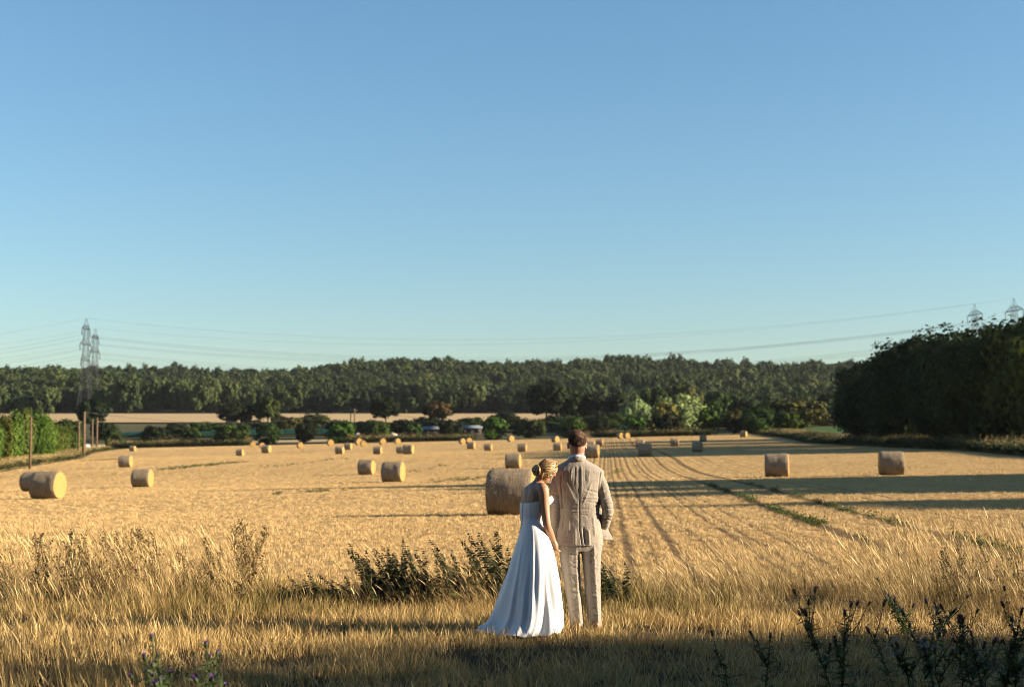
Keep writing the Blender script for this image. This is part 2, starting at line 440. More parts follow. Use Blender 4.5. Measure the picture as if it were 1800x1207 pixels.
def blades(rng, n, rad_, h0, h1, w, lean, wind=(0, 0), k=4, curl=.5, r0=0., r1=1.):
    a = rng.random(n) * 6.283; r = np.sqrt(rng.random(n)) * rad_
    b = np.stack([r * np.cos(a), r * np.sin(a), np.full(n, -.01)], 1)
    h = h0 + (h1 - h0) * rng.random(n) ** 1.3
    d = rng.normal(0, lean, (n, 2)) + np.array(wind) * (.6 + .8 * rng.random((n, 1)))
    t = np.linspace(0, 1, k)
    P = np.zeros((n, k, 3))
    bend = t[None] * (1 - curl) + curl * t[None] ** 2
    P[..., 0] = b[:, None, 0] + d[:, None, 0] * h[:, None] * bend
    P[..., 1] = b[:, None, 1] + d[:, None, 1] * h[:, None] * bend
    P[..., 2] = b[:, None, 2] + h[:, None] * t[None] * (1 - .12 * np.minimum(2, (d ** 2).sum(1))[:, None] * t[None])
    W = np.outer(w * (.6 + .8 * rng.random(n)), np.array([1, .9, .7, .12]) if k == 4 else np.linspace(1, .15, k))
    s = rng.random(n) * math.pi; side = np.stack([np.cos(s), np.sin(s) * .6, np.zeros(n)], 1)
    return ribbons(P, W, side, r0 + (r1 - r0) * rng.random(n)), P
def mown_tuft(seed):
    rng = np.random.default_rng(seed)
    a, _ = blades(rng, 34, .15, .035, .13, .0033, .42, (-.15, 0), r0=0, r1=.93)
    b, _ = blades(rng, 5, .15, .09, .19, .0016, .35, (-.25, 0), r0=.5, r1=.93)
    c, _ = blades(rng, 6, .15, .01, .03, .0025, 2.5, r0=.1, r1=.8)
    return join_rib("mown_tuft", [a, b, c])
def tall_tuft(seed, hmin=.3, hmax=.95, n=20, wind=-.24):
    rng = np.random.default_rng(seed)
    a, P = blades(rng, n, .19, hmin, hmax, .0015, .12, (wind, 0), k=6, curl=.40, r0=.1, r1=1)
    tip, pre = P[:, -1], P[:, -2]
    d = tip - pre; d /= np.linalg.norm(d, axis=1)[:, None]
    L = .07 + .08 * rng.random(n)
    t = np.array([-.35, 0, .3, .7, 1.0])
    H = tip[:, None] + d[:, None] * (L[:, None] * t[None])[..., None]
    H[..., 0] -= (L[:, None] * t[None] ** 2 * .12)
    W = np.outer(.0022 + .0026 * rng.random(n), [.15, .8, 1, .7, .1])
    s = rng.random(n) * math.pi
    hd = ribbons(H, W, np.stack([np.cos(s), np.sin(s), np.zeros(n)], 1), .3 + .7 * rng.random(n))
    b, _ = blades(rng, 20, .19, .12, .42, .0028, .32, (wind * .6, 0), r0=0, r1=.8)
    return join_rib("tall_tuft", [a, hd, b])
def green_tuft(seed, h=.35):
    rng = np.random.default_rng(seed)
    a, _ = blades(rng, 36, .17, .1, h, .0035, .35, (-.15, 0))
    return join_rib("green_tuft", [a])
def stub_tuft(seed, n=20, rad_=.07, h=.070, w=.0044):
    rng = np.random.default_rng(seed)
    a, _ = blades(rng, n, rad_, h * .45, h, w, .22, k=2, r0=.1, r1=1)
    b, _ = blades(rng, n, rad_ * 2, .02, .06, w * .8, 3.0, k=3, r0=.0, r1=1)
    return join_rib("stub_tuft", [a, b])
def in_view(x, y, margin): return np.abs(x) < .372 * y + margin
def fill(density, y0, y1, margin, seed, mask=None, xlim=None):
    rng = np.random.default_rng(seed)
    W = .372 * y1 + margin; n = int(density * 2 * W * (y1 - y0))
    x = (rng.random(n) * 2 - 1) * W; y = y0 + (y1 - y0) * rng.random(n)
    k = in_view(x, y, margin)
    if mask is not None: k &= mask(x, y, rng)
    x, y = x[k], y[k]
    return x, y, rng
def put(name, x, y, rng, variants, smin, smax, label, cat, zoff=0.0, align=False, zs=None):
    n = len(x); z = terrain(x, y) + zoff
    rot = np.zeros((n, 3)); 
    rot[:, 2] = rng.normal(0, .5, n) if align else rng.random(n) * 6.283
    s = smin + (smax - smin) * rng.random(n); scl = np.stack([s, s, s if zs is None else s * zs], 1)
    return scatter(name, np.stack([x, y, z], 1), rot, scl, rng.integers(0, len(variants), n), variants, label, cat)
nz = lambda x, y, s, sd: vnoise(np.stack([x, y, np.zeros_like(x)], 1), s, sd)

# ------------------------------------------------------------------ trees
def leaf_cards(rng, C, N, size, elong=1.5):
    """diamond leaves at C with normals N"""
    n = len(C); N = N / (np.linalg.norm(N, axis=1)[:, None] + 1e-9)
    r = rng.normal(0, 1, (n, 3)); e1 = np.cross(N, r); e1 /= np.linalg.norm(e1, axis=1)[:, None] + 1e-9; e2 = np.cross(N, e1)
    s = size * (.55 + .9 * rng.random(n))[:, None]
    V = np.stack([C - e1 * s * elong * .5, C - e2 * s * .5 + N * s * .12, C + e1 * s * elong * .5, C + e2 * s * .5 + N * s * .12], 1).reshape(-1, 3)
    i = np.arange(n)[:, None] * 4 + np.array([0, 1, 2, 3])
    return V, i
def make_crown(seed, n_leaf, size, kind='round', clumps=46, core=True, zsq=1.0):
    """unit tree: height 1, crown half width .5; returns crown mesh and list of clump centres"""
    rng = np.random.default_rng(seed)
    K = clumps
    d = rng.normal(0, 1, (K, 3)); d /= np.linalg.norm(d, axis=1)[:, None]
    r = .45 + .55 * rng.random(K) ** .5
    if kind == 'round': c0, R, cr = np.array([0, 0, .60]), np.array([.40, .40, .34]), .135
    elif kind == 'tall': c0, R, cr = np.array([0, 0, .58]), np.array([.36, .36, .38]), .12
    elif kind == 'bush': c0, R, cr = np.array([0, 0, .46]), np.array([.40, .40, .44]), .15
    elif kind == 'willow': c0, R, cr = np.array([0, 0, .52]), np.array([.42, .42, .42]), .11
    elif kind == 'column': c0, R, cr = np.array([0, 0, .50]), np.array([.36, .36, .47]), .16
    elif kind == 'flat': c0, R, cr = np.array([0, 0, .66]), np.array([.42, .42, .26]), .13
    cc = c0 + d * r[:, None] * R
    if kind in ('bush', 'column'): cc[:, 2] = np.maximum(cc[:, 2], .10)
    cc[:, :2] += rng.normal(0, .03, (K, 2)); rr = cr * (.65 + .7 * rng.random(K))
    ci = rng.integers(0, K, n_leaf)
    u = rng.normal(0, 1, (n_leaf, 3)); u /= np.linalg.norm(u, axis=1)[:, None]
    rad2 = rng.random(n_leaf) ** .45
    P = cc[ci] + u * (rr[ci] * rad2)[:, None]
    if kind == 'willow':
        f = rng.random(n_leaf) ** 1.5 * .35; P[:, 2] -= f; 
    P[:, 2] = np.maximum(P[:, 2], .012)
    N = u + .5 * (P - c0) / R + rng.normal(0, .5, (n_leaf, 3)) + np.array([0, 0, .3])
    if kind == 'willow': N[:, 2] *= .2
    V, Q = leaf_cards(rng, P, N, size, 1.5 if kind != 'willow' else 3.2)
    if zsq != 1.0:
        Vc = np.repeat(P, 4, 0); V = Vc + (V - Vc) * np.array([1, 1, zsq])
    rnd = np.repeat(np.clip(rng.normal(.5, .22, n_leaf) + .25 * (rng.random(K) - .5)[ci], 0, 1), 4)
    if core:
        mb = MB()
        for j in range(K):
            if r[j] < .9: mb.ball(cc[j] * (1, 1, 1), rr[j] * .62, n=7, k=5)
        cv = np.vstack(mb.v); cv += vnoise(cv, 14, seed)[:, None] * .02; cv[:, 2] = np.maximum(cv[:, 2], .01)
        cq = np.vstack(mb.q) + len(V); ct = np.vstack(mb.t) + len(V)
        V = np.vstack([V, cv]); rnd = np.concatenate([rnd, np.full(len(cv), .25)])
        return np_mesh("crown", V, [Q, cq, ct], {"rnd": rnd}), cc
    return np_mesh("crown", V, Q, {"rnd": rnd}), cc
def make_trunk(seed, cc, r=.028):
    rng = np.random.default_rng(seed + 99); mb = MB()
    top = .7; p = [(0, 0, -.03), (.004, 0, .06), (rng.normal(0, .012), rng.normal(0, .012), .25), (rng.normal(0, .02), rng.normal(0, .02), .45), (rng.normal(0, .03), rng.normal(0, .03), top)]
    mb.tube(p, [r * 1.5, r, r * .85, r * .6, r * .15], 8)
    order = rng.permutation(len(cc))[:9]
    for j in order:
        h = .22 + .3 * rng.random(); c = cc[j]
        s = np.array([0, 0, h]); mid = s * .5 + c * .5 + np.array([0, 0, -.03])
        mb.tube([s, mid, c], [r * .5, r * .32, r * .1], 5)
    return mb.mesh("trunk")
TREES = {}
def tree_kind(key, seed, n_leaf, size, kind, clumps=46, trunk=True, zsq=1.0):
    cm, cc = make_crown(seed, n_leaf, size, kind, clumps, True, zsq)
    cm.materials.append(M['leaf'])
    tm = make_trunk(seed, cc); tm.materials.append(M['bark'])
    TREES[key] = (cm, tm if trunk else None)
def plant_tree(key, name, x, y, h, wid, col, label, cat="tree", group=None, rz=None, z=None, deep=None):
    cm, tm = TREES[key]
    o = bpy.data.objects.new(name, None); COL.objects.link(o)
    o.location = (x, y, (tz(x, y) if z is None else z) - .05); o.rotation_euler = (0, 0, random.random() * 6.28 if rz is None else rz)
    o.scale = (wid, wid if deep is None else deep, h)
    tag(o, label, cat, group)
    c = bpy.data.objects.new("crown", cm); COL.objects.link(c); c.parent = o; c.color = (*col, 1)
    if tm:
        t = bpy.data.objects.new("trunk", tm); COL.objects.link(t); t.parent = o
        t.scale = (min(1.0, h / max(wid, .1) * .7),) * 2 + (1,)
    return o
for i, k in ((0, 'round'), (2, 'bush'), (4, 'bush')): tree_kind('near%d' % i, 40 + i, 17000, .030, k, 90)
for i, k in enumerate(['bush', 'bush', 'round', 'round', 'tall', 'flat']): tree_kind('mid%d' % i, 60 + i, 2600, .062, k, 40)
tree_kind('willow', 80, 5200, .036, 'willow', 46); tree_kind('column', 81, 3400, .055, 'column', 40)
tree_kind('hop', 82, 9000, .060, 'column', 80, True, .45)

# wood along the right edge of the field, and unseen trees nearer the camera: boundary trees that shade the grass, an added row behind it
DK = (.026, .046, .012); DK2 = (.038, .058, .015); OL = (.095, .115, .028)  # third tone brighter: sunlight on the near crowns put into leaf colour
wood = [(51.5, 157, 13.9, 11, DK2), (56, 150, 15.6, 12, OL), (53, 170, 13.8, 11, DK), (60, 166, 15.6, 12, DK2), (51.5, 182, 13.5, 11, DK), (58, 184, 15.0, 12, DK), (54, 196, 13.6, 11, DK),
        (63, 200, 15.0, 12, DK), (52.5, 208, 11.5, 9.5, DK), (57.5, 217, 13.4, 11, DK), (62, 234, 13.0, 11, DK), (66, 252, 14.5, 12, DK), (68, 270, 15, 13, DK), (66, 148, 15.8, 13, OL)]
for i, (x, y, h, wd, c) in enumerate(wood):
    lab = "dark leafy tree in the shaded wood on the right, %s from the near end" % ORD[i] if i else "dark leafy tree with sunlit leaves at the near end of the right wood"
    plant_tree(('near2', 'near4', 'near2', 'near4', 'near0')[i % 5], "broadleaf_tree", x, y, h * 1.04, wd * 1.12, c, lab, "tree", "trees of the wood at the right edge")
shade = [(48, 69.5, 17.0, 6.5, DK2), (49, 63.5, 14.5, 8, DK), (48, 57, 13.2, 8, DK), (49, 50, 12.6, 8, DK2), (48, 38.5, 12.0, 7.5, DK),
         (44, 2.7, 14.4, 13.6, DK2), (43, -9, 15.5, 12, DK), (46, -19, 16, 13, DK), (33, -14, 13, 12, DK2),
         (22, -11, 16, 13, DK), (11, -12, 17, 13, DK2), (0, -11, 16, 13, DK), (-11, -12, 17, 13, DK), (-22, -11, 16, 13, DK2), (-33, -9, 15, 13, DK)]  # row behind the camera, added to block sky light
for i, (x, y, h, wd, c) in enumerate(shade):
    plant_tree('near2', "broadleaf_tree", x, y, h, wd * 1.1, c, "boundary or added tree outside the picture shading the scene, %s in its row" % ORD[i], "tree", "boundary trees casting the long shadows", deep=wd * 1.1)

# trees and bushes beyond the field
MG, BG, DG, PALE, YEL, OLV, BRN = (.045, .075, .016), (.065, .12, .018), (.020, .032, .010), (.27, .33, .13), (.20, .17, .035), (.085, .088, .026), (.095, .068, .030)
front = [(198, 750, 28, MG), (272, 745, 44, DG), (338, 750, 32, MG), (405, 738, 56, MG), (470, 742, 37, MG), (537, 740, 34, DG), (602, 738, 42, BG), (660, 736, 48, MG),
         (725, 740, 31, MG), (792, 735, 38, DG), (870, 731, 42, BG), (932, 733, 54, MG), (1005, 730, 38, BG), (1055, 733, 34, DG), (1115, 728, 36, BG),
         (1175, 722, 48, DG), (1245, 716, 36, BG), (1290, 717, 34, OLV), (1332, 714, 54, MG), (1385, 720, 42, BG)]
look = {MG: "mid green", BG: "bright green", DG: "very dark green", OLV: "olive green", PALE: "pale silvery", YEL: "yellowish", BRN: "brownish"}
for i, (px, top, wpx, c) in enumerate(front):
    y = 351 + 3 * (i % 3); x = at(px, 780, y).x; b = tz(x, y); h = at(px, top, y).z - b; wd = wpx / 2500 * y
    c = tuple(v * random.uniform(.85, 1.15) for v in c)
    plant_tree('mid%d' % (i % 2), "hedgerow_bush", x, y, h * 1.04, wd * 1.25, c, "%s rounded bush, %s from the left along the far field edge" % (look[front[i][3]], ORD[i]), "bush", "bushes along the far edge of the stubble")
back = [('mid3', 415, 707, 56, 440, DG), ('mid2', 470, 696, 42, 440, MG), ('mid1', 508, 728, 44, 405, OLV), ('mid0', 556, 725, 56, 410, MG), ('mid5', 678, 696, 46, 430, DG),
        ('mid0', 706, 735, 34, 395, DG), ('mid5', 770, 704, 50, 430, BRN), ('mid0', 752, 731, 60, 400, DG), ('mid1', 828, 730, 44, 400, MG), ('mid0', 886, 722, 46, 410, DG),
        ('mid3', 960, 668, 74, 430, DG), ('mid2', 1000, 684, 52, 440, MG), ('mid4', 1043, 690, 50, 430, DG), ('mid3', 1085, 694, 50, 425, DG), ('willow', 1116, 699, 50, 415, PALE),
        ('mid3', 1150, 680, 48, 445, MG), ('mid2', 1196, 674, 66, 450, OLV), ('willow', 1192, 689, 76, 375, PALE), ('mid0', 1168, 703, 44, 368, YEL), ('mid4', 1262, 688, 46, 430, MG),
        ('mid2', 1306, 702, 50, 410, DG), ('mid3', 1352, 706, 50, 400, MG), ('mid1', 1402, 695, 82, 372, OLV), ('mid0', 1444, 708, 56, 420, DG), ('mid0', 1456, 735, 34, 385, BRN),
        ('mid3', 160, 700, 54, 430, DG), ('mid0', 120, 735, 46, 400, MG), ('mid1', 182, 738, 40, 390, DG), ('mid0', 310, 742, 40, 395, DG), ('mid1', 358, 738, 44, 400, MG), ('mid0', 446, 735, 50, 405, DG),
        ('mid0', 650, 737, 50, 398, DG), ('mid1', 620, 738, 40, 400, MG), *[('mid%d' % (q_ % 2), 596 + q_ * 33 + (q_ * 37 % 17), 736 + (q_ * 53 % 11), 44 + (q_ * 29 % 14), 384 + (q_ * 41 % 22), (DG, MG, DG, OLV, DG)[q_ % 5]) for q_ in range(26)], ('mid0', 1075, 722, 46, 392, MG), ('mid1', 1035, 726, 40, 395, OLV), ('mid0', 975, 728, 40, 400, DG), ('mid1', 1225, 712, 40, 395, MG), ('mid0', 800, 738, 44, 396, DG)]
nm = {'willow': "drooping tree", 'mid0': "bush", 'mid1': "bush", 'mid2': "round tree", 'mid3': "broad tree", 'mid4': "upright tree", 'mid5': "bare-stemmed tree"}
order = sorted(range(len(back)), key=lambda i: back[i][1]); rank = {j: n_ for n_, j in enumerate(order)}
for i, (k, px, top, wpx, y, c) in enumerate(back):
    x = at(px, 760, y).x; b = tz(x, y); h = at(px, top, y).z - b; wd = wpx / 2500 * y
    r_ = rank[i]; side = ("%s from the left" % ORD[r_]) if r_ < 39 else ("%s from the right" % ORD[len(back) - 1 - r_]) if len(back) - 1 - r_ < 39 else "near the middle"
    plant_tree(k, "hedgerow_tree", x, y, h, wd * 1.30, tuple(v * random.uniform(.85, 1.15) for v in c), "%s %s behind the far field edge, %s" % (look[c], nm[k], side), "tree", "trees behind the far edge of the stubble")
# hop-like hedge on the left: columns side by side
HOP = (.11, .16, .026)
hop = [(6, 722, 150), (26, 716, 158), (44, 712, 166), (62, 717, 176), (78, 722, 190), (92, 736, 203), (104, 742, 216), (114, 746, 230), (123, 750, 245), (132, 757, 262), (-14, 722, 142), (-36, 722, 136)]
for i, (px, top, y) in enumerate(hop):
    y = 188 + px / 132 * 112
    x = at(px, 780, y).x; b = tz(x, y); h = at(px, top, y).z - b; wd = 26 / 2500 * y * (1.0 if px < 85 else .75)
    ln = "leafy bright green column in the clipped hedge on the left, %s from the near end" % ORD[[10, 11].index(i) if i > 9 else i + 2]
    plant_tree('hop', "hedge_column", x, y, h * .90, wd * 1.25, tuple(v * random.uniform(.8, 1.15) for v in HOP), ln, "hedge", "columns of the tall hedge on the left", deep=wd * 2)

# wood on the far hill: one mass
kinds = []
M['woodleaf2'] = m_leaf("wood_leaf_light", False, .2, .4, [(0, (.050, .080, .028)), (.5, (.070, .102, .035)), (1, (.105, .125, .046))])
for i in range(6):
    cm, cc = make_crown(120 + i, 1200, .062, ['round', 'bush', 'bush', 'round', 'bush', 'tall'][i], 22)
    kinds.append((cm, M['woodleaf'] if i < 3 else M['woodleaf2']))
rng = np.random.default_rng(77)
n = 9500
yy = 650 + (1130 - 650) * rng.random(n) ** .8; xx = (rng.random(n) * 2 - 1) * (.40 * yy + 60)
k = ~((xx > -235) & (xx < 45) & (yy < 652))
xx, yy = xx[k], yy[k]; n = len(xx)
big_ = nz(xx, yy, .012, 3); hh = 10.5 + 4.5 * rng.random(n) ** 1.5 + 3.5 * big_; ww = 6.5 + 8.5 * rng.random(n) ** 1.6; hh *= .80 + .35 * (ww - 6.5) / 8.5
# extra lower wood behind the hedgerow trees on the right
x2 = 20 + rng.random(900) * 300; y2 = 455 + rng.random(900) * 200; k2 = x2 < .40 * y2 + 40; x2, y2 = x2[k2], y2[k2]
k2 = ~((x2 < 45) & (y2 > 515)); x2, y2 = x2[k2], y2[k2]
xx = np.concatenate([xx, x2]); yy = np.concatenate([yy, y2]); hh = np.concatenate([hh, 7 + 5 * rng.random(len(x2))]); ww = np.concatenate([ww, 8 + 5 * rng.random(len(x2))]); n = len(xx)
kidx = np.where(nz(xx, yy, .018, 9) + .5 * nz(xx, yy, .06, 10) + rng.normal(0, .25, n) > .05, rng.integers(3, 6, n), rng.integers(0, 3, n))
scatter("far_wood", np.stack([xx, yy, terrain(xx, yy) - .6], 1), np.stack([np.zeros(n), np.zeros(n), rng.random(n) * 6.28], 1), np.stack([ww, ww, hh], 1), kidx, kinds,
        "dense green broadleaf wood covering the low hill on the horizon", "wood")

# ------------------------------------------------------------------ grass and stubble (stuff)
mown = [(mown_tuft(200 + i), M['dry']) for i in range(6)]
x, y, rng = fill(62, 6.5, 15.4, 2.5, 31, lambda x, y, r: r.random(len(x)) < np.clip(.70 + .75 * nz(x, y, 1.6, 4) + .45 * nz(x, y, 4.5, 14), .12, 1))
put("dry_mown_grass", x, y, rng, mown, .75, 1.35, "short dry golden grass under and around the couple", "grass", .0)
tallv = [(tall_tuft(220 + i), M['tall']) for i in range(5)]
greenv = [(green_tuft(240 + i), M['greenblade']) for i in range(4)]
def dens_tall(x, y, r):
    right = np.clip((x - .9) / 1.2, 0, 1)                     # tall golden grass on the right
    left = np.clip((-x - 2.4) / .6, 0, 1) * 1.0                # and among the weeds on the left
    mid = .60 * np.exp(-((x + .8) / .9) ** 2) + .12
    d = np.maximum(np.maximum(right, left), mid)
    yb = 14.5 - .55 * np.clip((x - 3.0) / 2, 0, 1) - .3 * np.clip((-x - 3) / 2, 0, 1) + .25 * nz(x, y, .8, 6)
    return (y > yb) & (r.random(len(x)) < d * (.55 + .6 * nz(x, y, .9, 7)))
x, y, rng = fill(30, 13.2, 17.6, 2.5, 32, dens_tall)
hs = np.interp(x, [-5, -2.5, -1, 1.0, 2.5, 3.6, 4.6, 6], [.80, .74, .5, .52, .58, .64, .86, .95])
put("tall_dry_grass", x, y, rng, tallv, .8, 1.1, "tall pale seeding grass leaning left along the field margin", "grass", 0, True, hs)
x, y, rng = fill(20, 14.1, 17.0, 2.5, 33, lambda x, y, r: r.random(len(x)) < .12 + .7 * (nz(x, y, .8, 8) > .1))
put("green_undergrowth", x, y, rng, greenv, .6, 1.15, "greenish low grass at the foot of the field margin", "grass")
# tall blurred stalks close by at the lower left
x, y, rng = fill(11, 8.2, 12.0, .6, 34, lambda x, y, r: (x < -2.1 - .12 * (y - 8)) & (r.random(len(x)) < np.clip((-x - 2.0) / 1.6, 0, .9)))
put("near_tall_grass", x, y, rng, tallv, .55, .8, "loose pale grass stalks at the lower left", "grass", 0, True)
# stubble stems in drill rows
stv = [(stub_tuft(260 + i), M['stub']) for i in range(6)]
def rows(x, y, r, sp=.165):
    c, s = math.cos(ROW_ANG), math.sin(ROW_ANG)
    u = x * c - y * s; ur = np.round(u / sp) * sp + r.normal(0, .022, len(x))
    return x + (ur - u) * c, y - (ur - u) * s * 0
def off_tram(x, y):
    u = (x * math.cos(ROW_ANG) - y * math.sin(ROW_ANG)) * 1.0
    k = np.ones(len(x), bool)
    for t, hw in TRAM: k &= np.abs(u - t) > hw
    return k
for den, y0, y1, s0, s1, mg, zs_, word in ((46, 16.9, 30, .8, 1.2, 2.5, 1.0, "near"), (26, 30, 48, .95, 1.4, 3, 1.0, "middle"), (10, 48, 85, 1.3, 1.9, 4, .8, "further"),
                                          (6.5, 84, 145, 1.5, 2.1, 5, .6, "far"), (3.2, 143, 346, 2.0, 2.8, 6, .45, "farthest")):
    x, y, rng = fill(den, y0, y1, mg, int(y0) + 300)
    y = y + rng.normal(0, (y1 - y0) * .03, len(y)) * (y > 40); y = np.clip(y, 16.9, 345)
    x, y = rows(x, y, rng, .165 if y0 < 84 else .5)
    k = off_tram(x, y) & (rng.random(len(x)) < np.clip(.88 + .28 * nz(x, y, .9 if y0 < 84 else .08, 21) + .35 * nz(x, y, 3.0 if y0 < 84 else .3, 22), .15, 1))
    k &= (x > np.array([FIELD_L(v) for v in y]) + .5) & (x < np.array([FIELD_R(v) for v in y]) - .5); x, y = x[k], y[k]
    put("stubble_stems", x, y, rng, stv, s0, s1, word + " cut straw stubble standing in drill rows", "stubble", 0, False, zs_)
# weeds: green patches on the stubble and along the tramlines
def weed_tuft(seed, h=.22, n=26, lw=.03):
    rng = np.random.default_rng(seed)
    a, P = blades(rng, n, .16, h * .5, h, .004, .45, r0=0, r1=1)
    C = P[:, 2:, :].reshape(-1, 3); C = C + rng.normal(0, .02, C.shape)
    V, Q = leaf_cards(rng, C, rng.normal(0, 1, C.shape) + np.array([0, 0, .8]), lw, 1.8)
    return join_rib("weed_tuft", [a, (V, Q, np.repeat(rng.random(len(C)), 4))])
wdv = [(weed_tuft(280 + i), M['weedgreen']) for i in range(4)]
wx, wy = [], []
rng = np.random.default_rng(5)
for (px0, py0, px1, py1, n_, sp) in [(285, 826, 420, 812, 260, 1.6), (150, 810, 225, 806, 90, 1.2), (470, 822, 600, 806, 60, 1.5), (740, 850, 860, 838, 60, 1.2), (850, 855, 900, 848, 30, 1), (545, 866, 580, 864, 14, .5), (690, 835, 780, 818, 20, .8),
                                     (480, 870, 500, 868, 6, .4), (1070, 835, 1090, 825, 10, .4)]:
    a = hit(px0, py0); b = hit(px1, py1)
    t = rng.random(n_); wx += list(a.x + (b.x - a.x) * t + rng.normal(0, sp * .6, n_)); wy += list(a.y + (b.y - a.y) * t + rng.normal(0, sp, n_))
for tr, n_ in ((4.75, 95), (6.6, 55)):
    yy_ = 21.5 + 50 * rng.random(n_ * 2) ** 1.3; yy_ = yy_[vnoise(np.stack([yy_, yy_ * 0, yy_ * 0 + tr], 1), .30, 3) > -.35 + .3 * rng.random(len(yy_))]
    wx += list((tr + rng.normal(0, .05, len(yy_)) + yy_ * math.sin(ROW_ANG)) / math.cos(ROW_ANG)); wy += list(yy_)
n_tram = 0
wx, wy = np.array(wx), np.array(wy)
put("green_weed_patches", wx, wy, rng, wdv, .35, 1.0, "scattered patches of green weeds growing in the stubble and tramlines", "weeds")
# rough vegetation: bank on the left and verge under the wood on the right
rgv = [(tall_tuft(300, .5, 1.1, 20, -.1), M['greenblade']), (weed_tuft(301, .9, 30, .10), M['darkweed']), (weed_tuft(302, .8, 30, .09), M['weedgreen']), (tall_tuft(303, .6, 1.2, 24, -.1), M['tall'])]
rng = np.random.default_rng(9)
yy_ = 60 + 270 * rng.random(9000) ** .8; xx_ = np.array([FIELD_R(v) for v in yy_]) + .1 + 6.5 * rng.random(len(yy_))
n = len(xx_); sc_ = (1.0 + .5 * rng.random(n))
scatter("wood_verge", np.stack([xx_, yy_, terrain(xx_, yy_)], 1), np.stack([np.zeros(n), np.zeros(n), rng.random(n) * 6.28], 1), np.stack([sc_ * 1.5, sc_ * 1.5, sc_ * .95], 1), rng.choice([0, 1, 2, 3], n, p=[.3, .35, .25, .1]), rgv,
        "rough green verge below the dark wood on the right", "verge")
yy_ = 128 + 190 * rng.random(9000) ** .9; xx_ = np.array([FIELD_L(v) for v in yy_]) - .1 - 8 * rng.random(len(yy_)) ** 1.2
n = len(xx_); sc_ = .8 + .5 * rng.random(n)
scatter("rough_bank", np.stack([xx_, yy_, terrain(xx_, yy_)], 1), np.stack([np.zeros(n), np.zeros(n), rng.random(n) * 6.28], 1), np.stack([sc_ * 1.3, sc_ * 1.3, sc_ * .8], 1), rng.choice([0, 1, 2, 3], n, p=[.4, .2, .15, .25]), rgv,
        "rough grassy bank below the tall hedge on the left", "bank")
yy_ = 346.5 + 5 * rng.random(7500); xx_ = -100 + 165 * rng.random(len(yy_)); kk_ = nz(xx_, yy_ * 0, .07, 31) + .6 * nz(xx_, yy_, .3, 32) > np.where(xx_ < -28, .25, -.1); xx_, yy_ = xx_[kk_], yy_[kk_]; n = len(xx_); sc_ = .9 + .7 * rng.random(n)
scatter("field_edge_scrub", np.stack([xx_, yy_, terrain(xx_, yy_)], 1), np.stack([np.zeros(n), np.zeros(n), rng.random(n) * 6.28], 1), np.stack([sc_ * 1.6, sc_ * 1.6, sc_ * (.8 + .6 * rng.random(n))], 1), rng.choice([0, 1, 2, 3], n, p=[.25, .3, .25, .2]), rgv,
        "low dark scrub along the far edge of the stubble", "scrub")

# ------------------------------------------------------------------ weeds on the margin, each stem a plant
def spiky_stem(seed, h, lean, leafy='nettle'):
    rng = np.random.default_rng(seed); k = 9
    t = np.linspace(0, 1, k); P = np.stack([lean * h * t ** 1.6 + .012 * np.sin(t * 7 + seed), rng.normal(0, .05) * t * h, h * t * (1 - .1 * abs(lean) * t)], 1)
    sm = MB().tube(P, np.linspace(.005, .0015, k), 5).mesh("stem")
    C, N, S = [], [], []
    if leafy == 'nettle':
        m = 26
        for i in range(m):
            tt = .18 + .82 * (i + .5) / m; p = np.array([np.interp(tt, t, P[:, j]) for j in range(3)])
            for s in (0, 1, 2):
                a = i * 1.57 + s * 2.09 + rng.normal(0, .4); L = (.062 * (1.15 - tt) + .016)
                d = np.array([math.cos(a), math.sin(a), -.15])
                C.append(p + d * L * .7); N.append(np.array([d[0] * .4, d[1] * .4, 1.0]) + rng.normal(0, .35, 3)); S.append(L)
    else:
        subs = []
        for i in range(9):
            tt = .3 + .65 * i / 8; p = np.array([np.interp(tt, t, P[:, j]) for j in range(3)]); a = rng.random() * 6.28
            L = .40 * (1.15 - tt) * h; q = p + np.array([math.cos(a) * L * .55 + lean * L * .4, math.sin(a) * L * .5, L * .95])
            subs.append((p, q))
        mb = MB().tube(P, np.linspace(.0045, .0012, k), 5)
        for p, q in subs: mb.tube([p, (p + q) / 2 + np.array([0, 0, -.02 * h]), q], [.002, .0015, .0008], 4)
        sm = mb.mesh("stem")
        for p, q in subs + [(P[5], P[8])]:
            for u in rng.random(22):
                c = p + (q - p) * (.25 + .75 * u) + rng.normal(0, .012, 3); C.append(c); N.append(rng.normal(0, 1, 3)); S.append(.007 + .010 * rng.random())
        for i in range(14):
            tt = .08 + .5 * rng.random(); p = np.array([np.interp(tt, t, P[:, j]) for j in range(3)]); a = rng.random() * 6.28
            C.append(p + np.array([math.cos(a), math.sin(a), .3]) * .04); N.append(rng.normal(0, 1, 3)); S.append(.03)
    C, N, S = np.array(C), np.array(N), np.array(S)
    V, Q = leaf_cards(rng, C, N, 1.0, 1.7)
    V = (V.reshape(-1, 4, 3) - C[:, None]) * S[:, None, None] + C[:, None]
    lm = np_mesh("leaves", V.reshape(-1, 3), Q, {"rnd": np.repeat(rng.random(len(C)), 4)})
    return sm, lm
def weed_kinds(kind, hs, leans, mat_, seed):
    r = []
    for i, (h, l) in enumerate(zip(hs, leans)):
        s, lf = spiky_stem(seed + i, h, l, kind); s.materials.append(M['weedstem']); lf.materials.append(mat_); r.append((s, lf))
    return r
def put_weed(kinds_, name, loc, sc_, rz, label, cat, group):
    o = thing(name, label, cat, loc, rz, group, sc_)
    s, lf = kinds_
    a = bpy.data.objects.new("stem", s); COL.objects.link(a); a.parent = o
    b = bpy.data.objects.new("leaves", lf); COL.objects.link(b); b.parent = o
